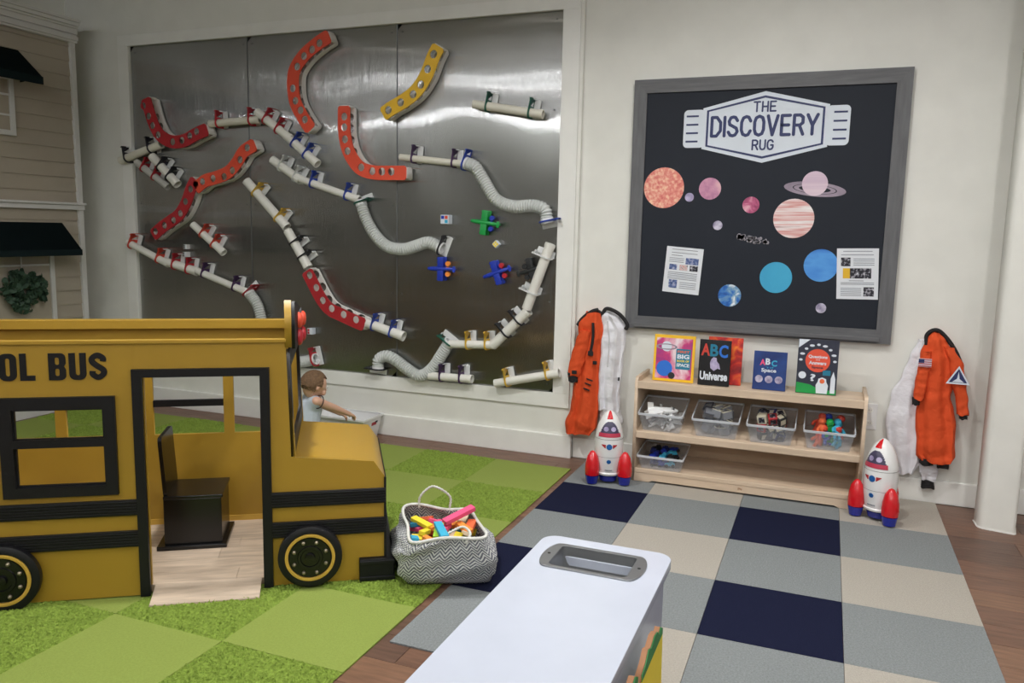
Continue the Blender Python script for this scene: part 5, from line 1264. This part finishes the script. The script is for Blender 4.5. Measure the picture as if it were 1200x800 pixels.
# ================================================================ WHITE STORAGE BIN by the wall
wb = thing('storage_bin', 'white plastic storage bin with a red mark, against the wall behind the bus hood', 'bin', (-1.72,-.15,FZ))
def rc(wx, wy, z, r=.02): return [Vector((-1.725+p[0], -.145+p[1], z)) for p in rrect(-wx, wx, -wy, wy, r, 3)]
part('bin_body', rings(bmesh.new(), [rc(.20,.10,FZ+.001), rc(.225,.125,.140), rc(.221,.121,.140), rc(.197,.097,.002)]), 'white_plastic', wb, smooth=40)
part('bin_rim', rings(bmesh.new(), [rc(.223,.123,.140), rc(.234,.134,.140), rc(.234,.134,.152), rc(.219,.119,.152), rc(.221,.121,.140)], capped=False), 'white_plastic', wb, smooth=40)
part('red_label', B((-1.725+.218, -.13, .10), (.004,.06,.022), Matrix.Rotation(.12,4,'Y')), 'clip_red', wb); part('dark_label', B((-1.725+.219, -.10, .108), (.004,.03,.014), Matrix.Rotation(.12,4,'Y')), 'ink_dark', wb)

# ================================================================ CHILD
kid = thing('person', 'toddler in a sleeveless grey shirt sitting behind the bus hood, reaching right', 'person', (-1.66,-.72,0))
J = dict(pelvis=(-1.70,-.66,.10), spine=(-1.69,-.645,.20), chest=(-1.675,-.625,.295), neck=(-1.666,-.615,.368), head=(-1.664,-.615,.40),
 shR=(-1.602,-.665,.352), elR=(-1.560,-.525,.285), wrR=(-1.527,-.405,.222), shL=(-1.738,-.565,.352), elL=(-1.69,-.45,.27), wrL=(-1.62,-.37,.21),
 hipR=(-1.65,-.69,.09), knR=(-1.54,-.57,.145), anR=(-1.53,-.70,.035), toR=(-1.49,-.76,.025), hipL=(-1.75,-.62,.09), knL=(-1.70,-.48,.13), anL=(-1.78,-.40,.035), toL=(-1.80,-.34,.025))
RAD = dict(pelvis=.072, spine=.068, chest=.066, neck=.034, head=.036, shR=.030, elR=.023, wrR=.016, shL=.030, elL=.023, wrL=.016, hipR=.054, knR=.036, anR=.025, toR=.017, hipL=.054, knL=.036, anL=.025, toL=.017)
E_ = [('pelvis','spine'),('spine','chest'),('chest','neck'),('neck','head'),('chest','shR'),('shR','elR'),('elR','wrR'),('chest','shL'),('shL','elL'),('elL','wrL'),('pelvis','hipR'),('hipR','knR'),('knR','anR'),('anR','toR'),('pelvis','hipL'),('hipL','knL'),('knL','anL'),('anL','toL')]
def skin(joints, rads, edges, root, sub=2):
    me = D.meshes.new('t'); ks_ = list(joints); me.from_pydata([joints[k] for k in ks_], [(ks_.index(a), ks_.index(b)) for a, b in edges], [])
    ob = D.objects.new('t', me); COL.objects.link(ob)
    md = ob.modifiers.new('s', 'SKIN'); md.use_smooth_shade = True
    for i, k in enumerate(ks_):
        me.skin_vertices[0].data[i].radius = (rads[k], rads[k]); me.skin_vertices[0].data[i].use_root = (k == root)
    sb_ = ob.modifiers.new('u', 'SUBSURF'); sb_.levels = sub; sb_.render_levels = sub
    dg = bpy.context.evaluated_depsgraph_get(); dg.update(); out = D.meshes.new_from_object(ob.evaluated_get(dg)); D.objects.remove(ob); return out
def capsule(bm, a, b, ra, rb):
    a, b = Vector(a), Vector(b); L_ = (b-a).length; d = (b-a).normalized()
    pts_, rr_ = [], []
    for k in range(1, 7): t_ = k/6*PI/2; pts_.append(a-d*ra*math.cos(t_)); rr_.append(ra*math.sin(t_))
    for k in range(0, 7): t_ = k/6*PI/2; pts_.append(b+d*rb*math.sin(t_)); rr_.append(rb*math.cos(t_)+1e-4)
    _, t, n, c = frames([a, b])[0]
    rings(bm, [[p+(n*math.cos(2*PI*k/16)+c*math.sin(2*PI*k/16))*r_ for k in range(16)] for p, r_ in zip(pts_, rr_)])
def chain(bm, joints, rads, edges):
    for p, q_ in edges: capsule(bm, joints[p], joints[q_], rads[p], rads[q_])
def fuse(bm, vox, it=3):
    tme = D.meshes.new('t'); bm.to_mesh(tme); bm.free(); tob = D.objects.new('t', tme); COL.objects.link(tob)
    rm = tob.modifiers.new('fuse', 'REMESH'); rm.mode = 'VOXEL'; rm.voxel_size = vox; rm.use_smooth_shade = True
    sm_ = tob.modifiers.new('soft', 'SMOOTH'); sm_.iterations = it; sm_.factor = .5
    dg = bpy.context.evaluated_depsgraph_get(); dg.update(); out = D.meshes.new_from_object(tob.evaluated_get(dg)); D.objects.remove(tob); return out
bm = bmesh.new(); chain(bm, J, RAD, E_)
hc = Vector((-1.652,-.622,.447)); fdir = Vector((.45,.85,-.36)).normalized()   # facing right and towards the bin, looking down
up_ = (Vector((0,0,1))-fdir*fdir.z).normalized(); lf = up_.cross(fdir)
HM = Matrix((( *[0]*3, 0),)*4) if False else Matrix(((fdir.x, lf.x, up_.x, hc.x), (fdir.y, lf.y, up_.y, hc.y), (fdir.z, lf.z, up_.z, hc.z), (0,0,0,1)))
def headpt(v):
    x, y_, z = v
    x *= .084; y_ *= .072; z *= .088
    if x > 0 and z < 0: x *= 1+.0; y_ *= 1-.25*min(1, -z/.08)
    if z < 0: y_ *= 1-.12*(-z/.088); 
    if x < 0 and z < -.02: x *= .82
    return HM @ Vector((x, y_, z))
def addico(bm, r, M4, sub=3):
    g = bmesh.ops.create_icosphere(bm, subdivisions=sub, radius=r)['verts']; bmesh.ops.transform(bm, matrix=M4, verts=g); return g
g = bmesh.ops.create_icosphere(bm, subdivisions=4, radius=1)['verts']
for v in g: v.co = headpt(v.co)
addico(bm, 1, HM @ Matrix.Translation((.088,0,-.012)) @ Matrix.Diagonal((.014,.010,.013,1)))        # nose
addico(bm, 1, HM @ Matrix.Translation((.070,0,-.045)) @ Matrix.Diagonal((.014,.020,.008,1)))        # mouth
addico(bm, 1, HM @ Matrix.Translation((.058,0,-.068)) @ Matrix.Diagonal((.020,.022,.014,1)))        # chin
for s in (-1, 1):
    addico(bm, 1, HM @ Matrix.Translation((-.004,s*.072,-.008)) @ Matrix.Rotation(s*.3,4,'Z') @ Matrix.Diagonal((.013,.006,.020,1)))   # ears
    addico(bm, 1, HM @ Matrix.Translation((.062,s*.036,-.03)) @ Matrix.Diagonal((.020,.022,.020,1)))    # cheeks
# hands: palm and five fingers
def hand(wr, el, s):
    wr, el = Vector(wr), Vector(el); d = (wr-el).normalized(); side = d.cross(Vector((0,0,1))).normalized()*s; dn = d.cross(side).normalized()
    if dn.z > 0: dn = -dn
    for o_ in (-.010, .010): capsule(bm, wr+side*o_*.5, wr+d*.030+side*o_, .011, .010)
    for k, (o_, L_) in enumerate(((-.0165,.026),(-.0055,.032),(.0055,.030),(.0160,.022))):
        b0 = wr+d*.034+side*o_
        P4 = [b0, b0+d*L_*.45+dn*L_*.1, b0+d*L_*.75+dn*L_*.45, b0+d*L_*.85+dn*L_*.85]
        for (p, q_), (r1, r2) in zip(zip(P4, P4[1:]), ((.0054,.0050),(.0050,.0046),(.0046,.004))): capsule(bm, p, q_, r1, r2)
    b0 = wr+d*.008-side*.012
    capsule(bm, b0, b0+d*.014-side*.012, .0066, .0058); capsule(bm, b0+d*.014-side*.012, b0+d*.028-side*.014+dn*.012, .0058, .0048)
hand(J['wrR'], J['elR'], 1); hand(J['wrL'], J['elL'], -1)
bme = fuse(bm, .0036)
bd = part('body', bme, 'skin', kid, smooth=180)
for s in (-1, 1):
    bm = bmesh.new(); addico(bm, 1, HM @ Matrix.Translation((.080,s*.027,.008)) @ Matrix.Diagonal((.008,.010,.006,1)), 2); part('eye', bm, 'white_plastic', kid, smooth=60)
    bm = bmesh.new(); addico(bm, 1, HM @ Matrix.Translation((.0865,s*.027,.007)) @ Matrix.Diagonal((.003,.005,.005,1)), 2); part('iris', bm, 'hair', kid, smooth=60)
# short hair
bm = bmesh.new(); g = bmesh.ops.create_icosphere(bm, subdivisions=5, radius=1)['verts']; rnd = random.Random(2)
dele = []
for v in g:
    x, y_, z = v.co
    if (x > .30 and z < .58+.1*abs(y_)) or z < -.42 or (x > -.12 and z < -.05) : dele.append(v); continue
    p = headpt((x*1.04, y_*1.045, z*1.05)); nrm = (p-hc).normalized(); v.co = p+nrm*(.002+.003*rnd.random())
bmesh.ops.delete(bm, geom=dele, context='VERTS')
bmesh.ops.solidify(bm, geom=bm.faces[:], thickness=.006)
part('hair', bm, 'hair', kid, smooth=60)
# sleeveless shirt and shorts follow the body
J2 = dict(pelvis=(-1.70,-.66,.085), spine=J['spine'], chest=(-1.676,-.627,.290), top=(-1.667,-.617,.345), a=(-1.615,-.655,.343), b=(-1.728,-.573,.343))
bm = bmesh.new(); chain(bm, J2, dict(pelvis=.088, spine=.082, chest=.076, top=.046, a=.040, b=.040), [('pelvis','spine'),('spine','chest'),('chest','top'),('chest','a'),('chest','b'),('top','a'),('top','b')]); bm = fuse(bm, .006)
part('shirt', bm, 'shirt', kid, smooth=180)
J3 = {k: J[k] for k in ('pelvis','hipR','hipL')}; J3['kR'] = (-1.56,-.59,.142); J3['kL'] = (-1.71,-.50,.130)
bm = bmesh.new(); chain(bm, J3, dict(pelvis=.080, hipR=.064, hipL=.064, kR=.048, kL=.048), [('pelvis','hipR'),('pelvis','hipL'),('hipR','kR'),('hipL','kL')]); bm = fuse(bm, .006)
part('shorts', bm, 'shorts', kid, smooth=180)
ac_ = Vector((-1.594,-.650,.345)); ad = (Vector(J['elR'])-Vector(J['shR'])).normalized(); n1 = ad.cross(Vector((0,0,1))).normalized(); n2 = ad.cross(n1)
bm = bmesh.new(); sweep(bm, [ac_+(n1*math.cos(a*PI/8)+n2*math.sin(a*PI/8))*.043 for a in range(17)], .0035, 6, capped=False); part('arm_hole_trim', bm, 'shirt_trim', kid, smooth=60)
nc_ = Vector(J['neck'])+Vector((0,0,.004))
bm = bmesh.new(); sweep(bm, [nc_+Vector((.040*math.cos(a*PI/8), .040*math.sin(a*PI/8), .01)) for a in range(17)], .0035, 6, capped=False); part('neck_trim', bm, 'shirt_trim', kid, smooth=60)

for k, (x0_, x1_, y_, p_) in enumerate(STRIPS):  # added tubes replace rows of ceiling lamps, to streak the steel board
    t = thing('added_light_strip', 'unseen glowing tube added in place of a row of ceiling lamps, for steel reflections', 'lamp', ((x0_+x1_)/2, y_, ZT-.04), 0, 'added glow tubes')
    part('housing', B2(x0_-.02, x1_+.02, y_-.05, y_+.05, ZT-.05, ZT-.001), 'trim_paint', t)
    mm('tube_glow_%d' % k, (250,252,255), .5, emit=p_)
    bm = bmesh.new(); sweep(bm, [(x0_, y_, ZT-.10), (x1_, y_, ZT-.10)], .018, 10); part('glow_tube', bm, 'tube_glow_%d' % k, t)
    for x in (x0_+.3, (x0_+x1_)/2, x1_-.3): part('bracket', B2(x-.01, x+.01, y_-.01, y_+.01, ZT-.08, ZT-.05), 'trim_paint', t)
# ================================================================ CEILING DOWNLIGHT FITTINGS
for i, (x, y, p, r, s) in enumerate(LIGHTS):
    t = thing('ceiling_downlight', 'round recessed ceiling lamp above the play room, outside the photograph', 'lamp', (x, y, ZT-.03), 0, 'recessed ceiling lamps')
    bm = pipe(bmesh.new(), (x, y, ZT-.03), (x, y, ZT-.001), r+.025, r+.005, 32); part('lamp_ring', bm, 'trim_paint', t, smooth=40)
    bm = bmesh.new(); lathe(bm, [(.001,ZT-.012),(r+.004,ZT-.012),(r+.004,ZT-.008),(.001,ZT-.008)], (x, y, 0), 24); part('diffuser', bm, 'lamp_glow', t)
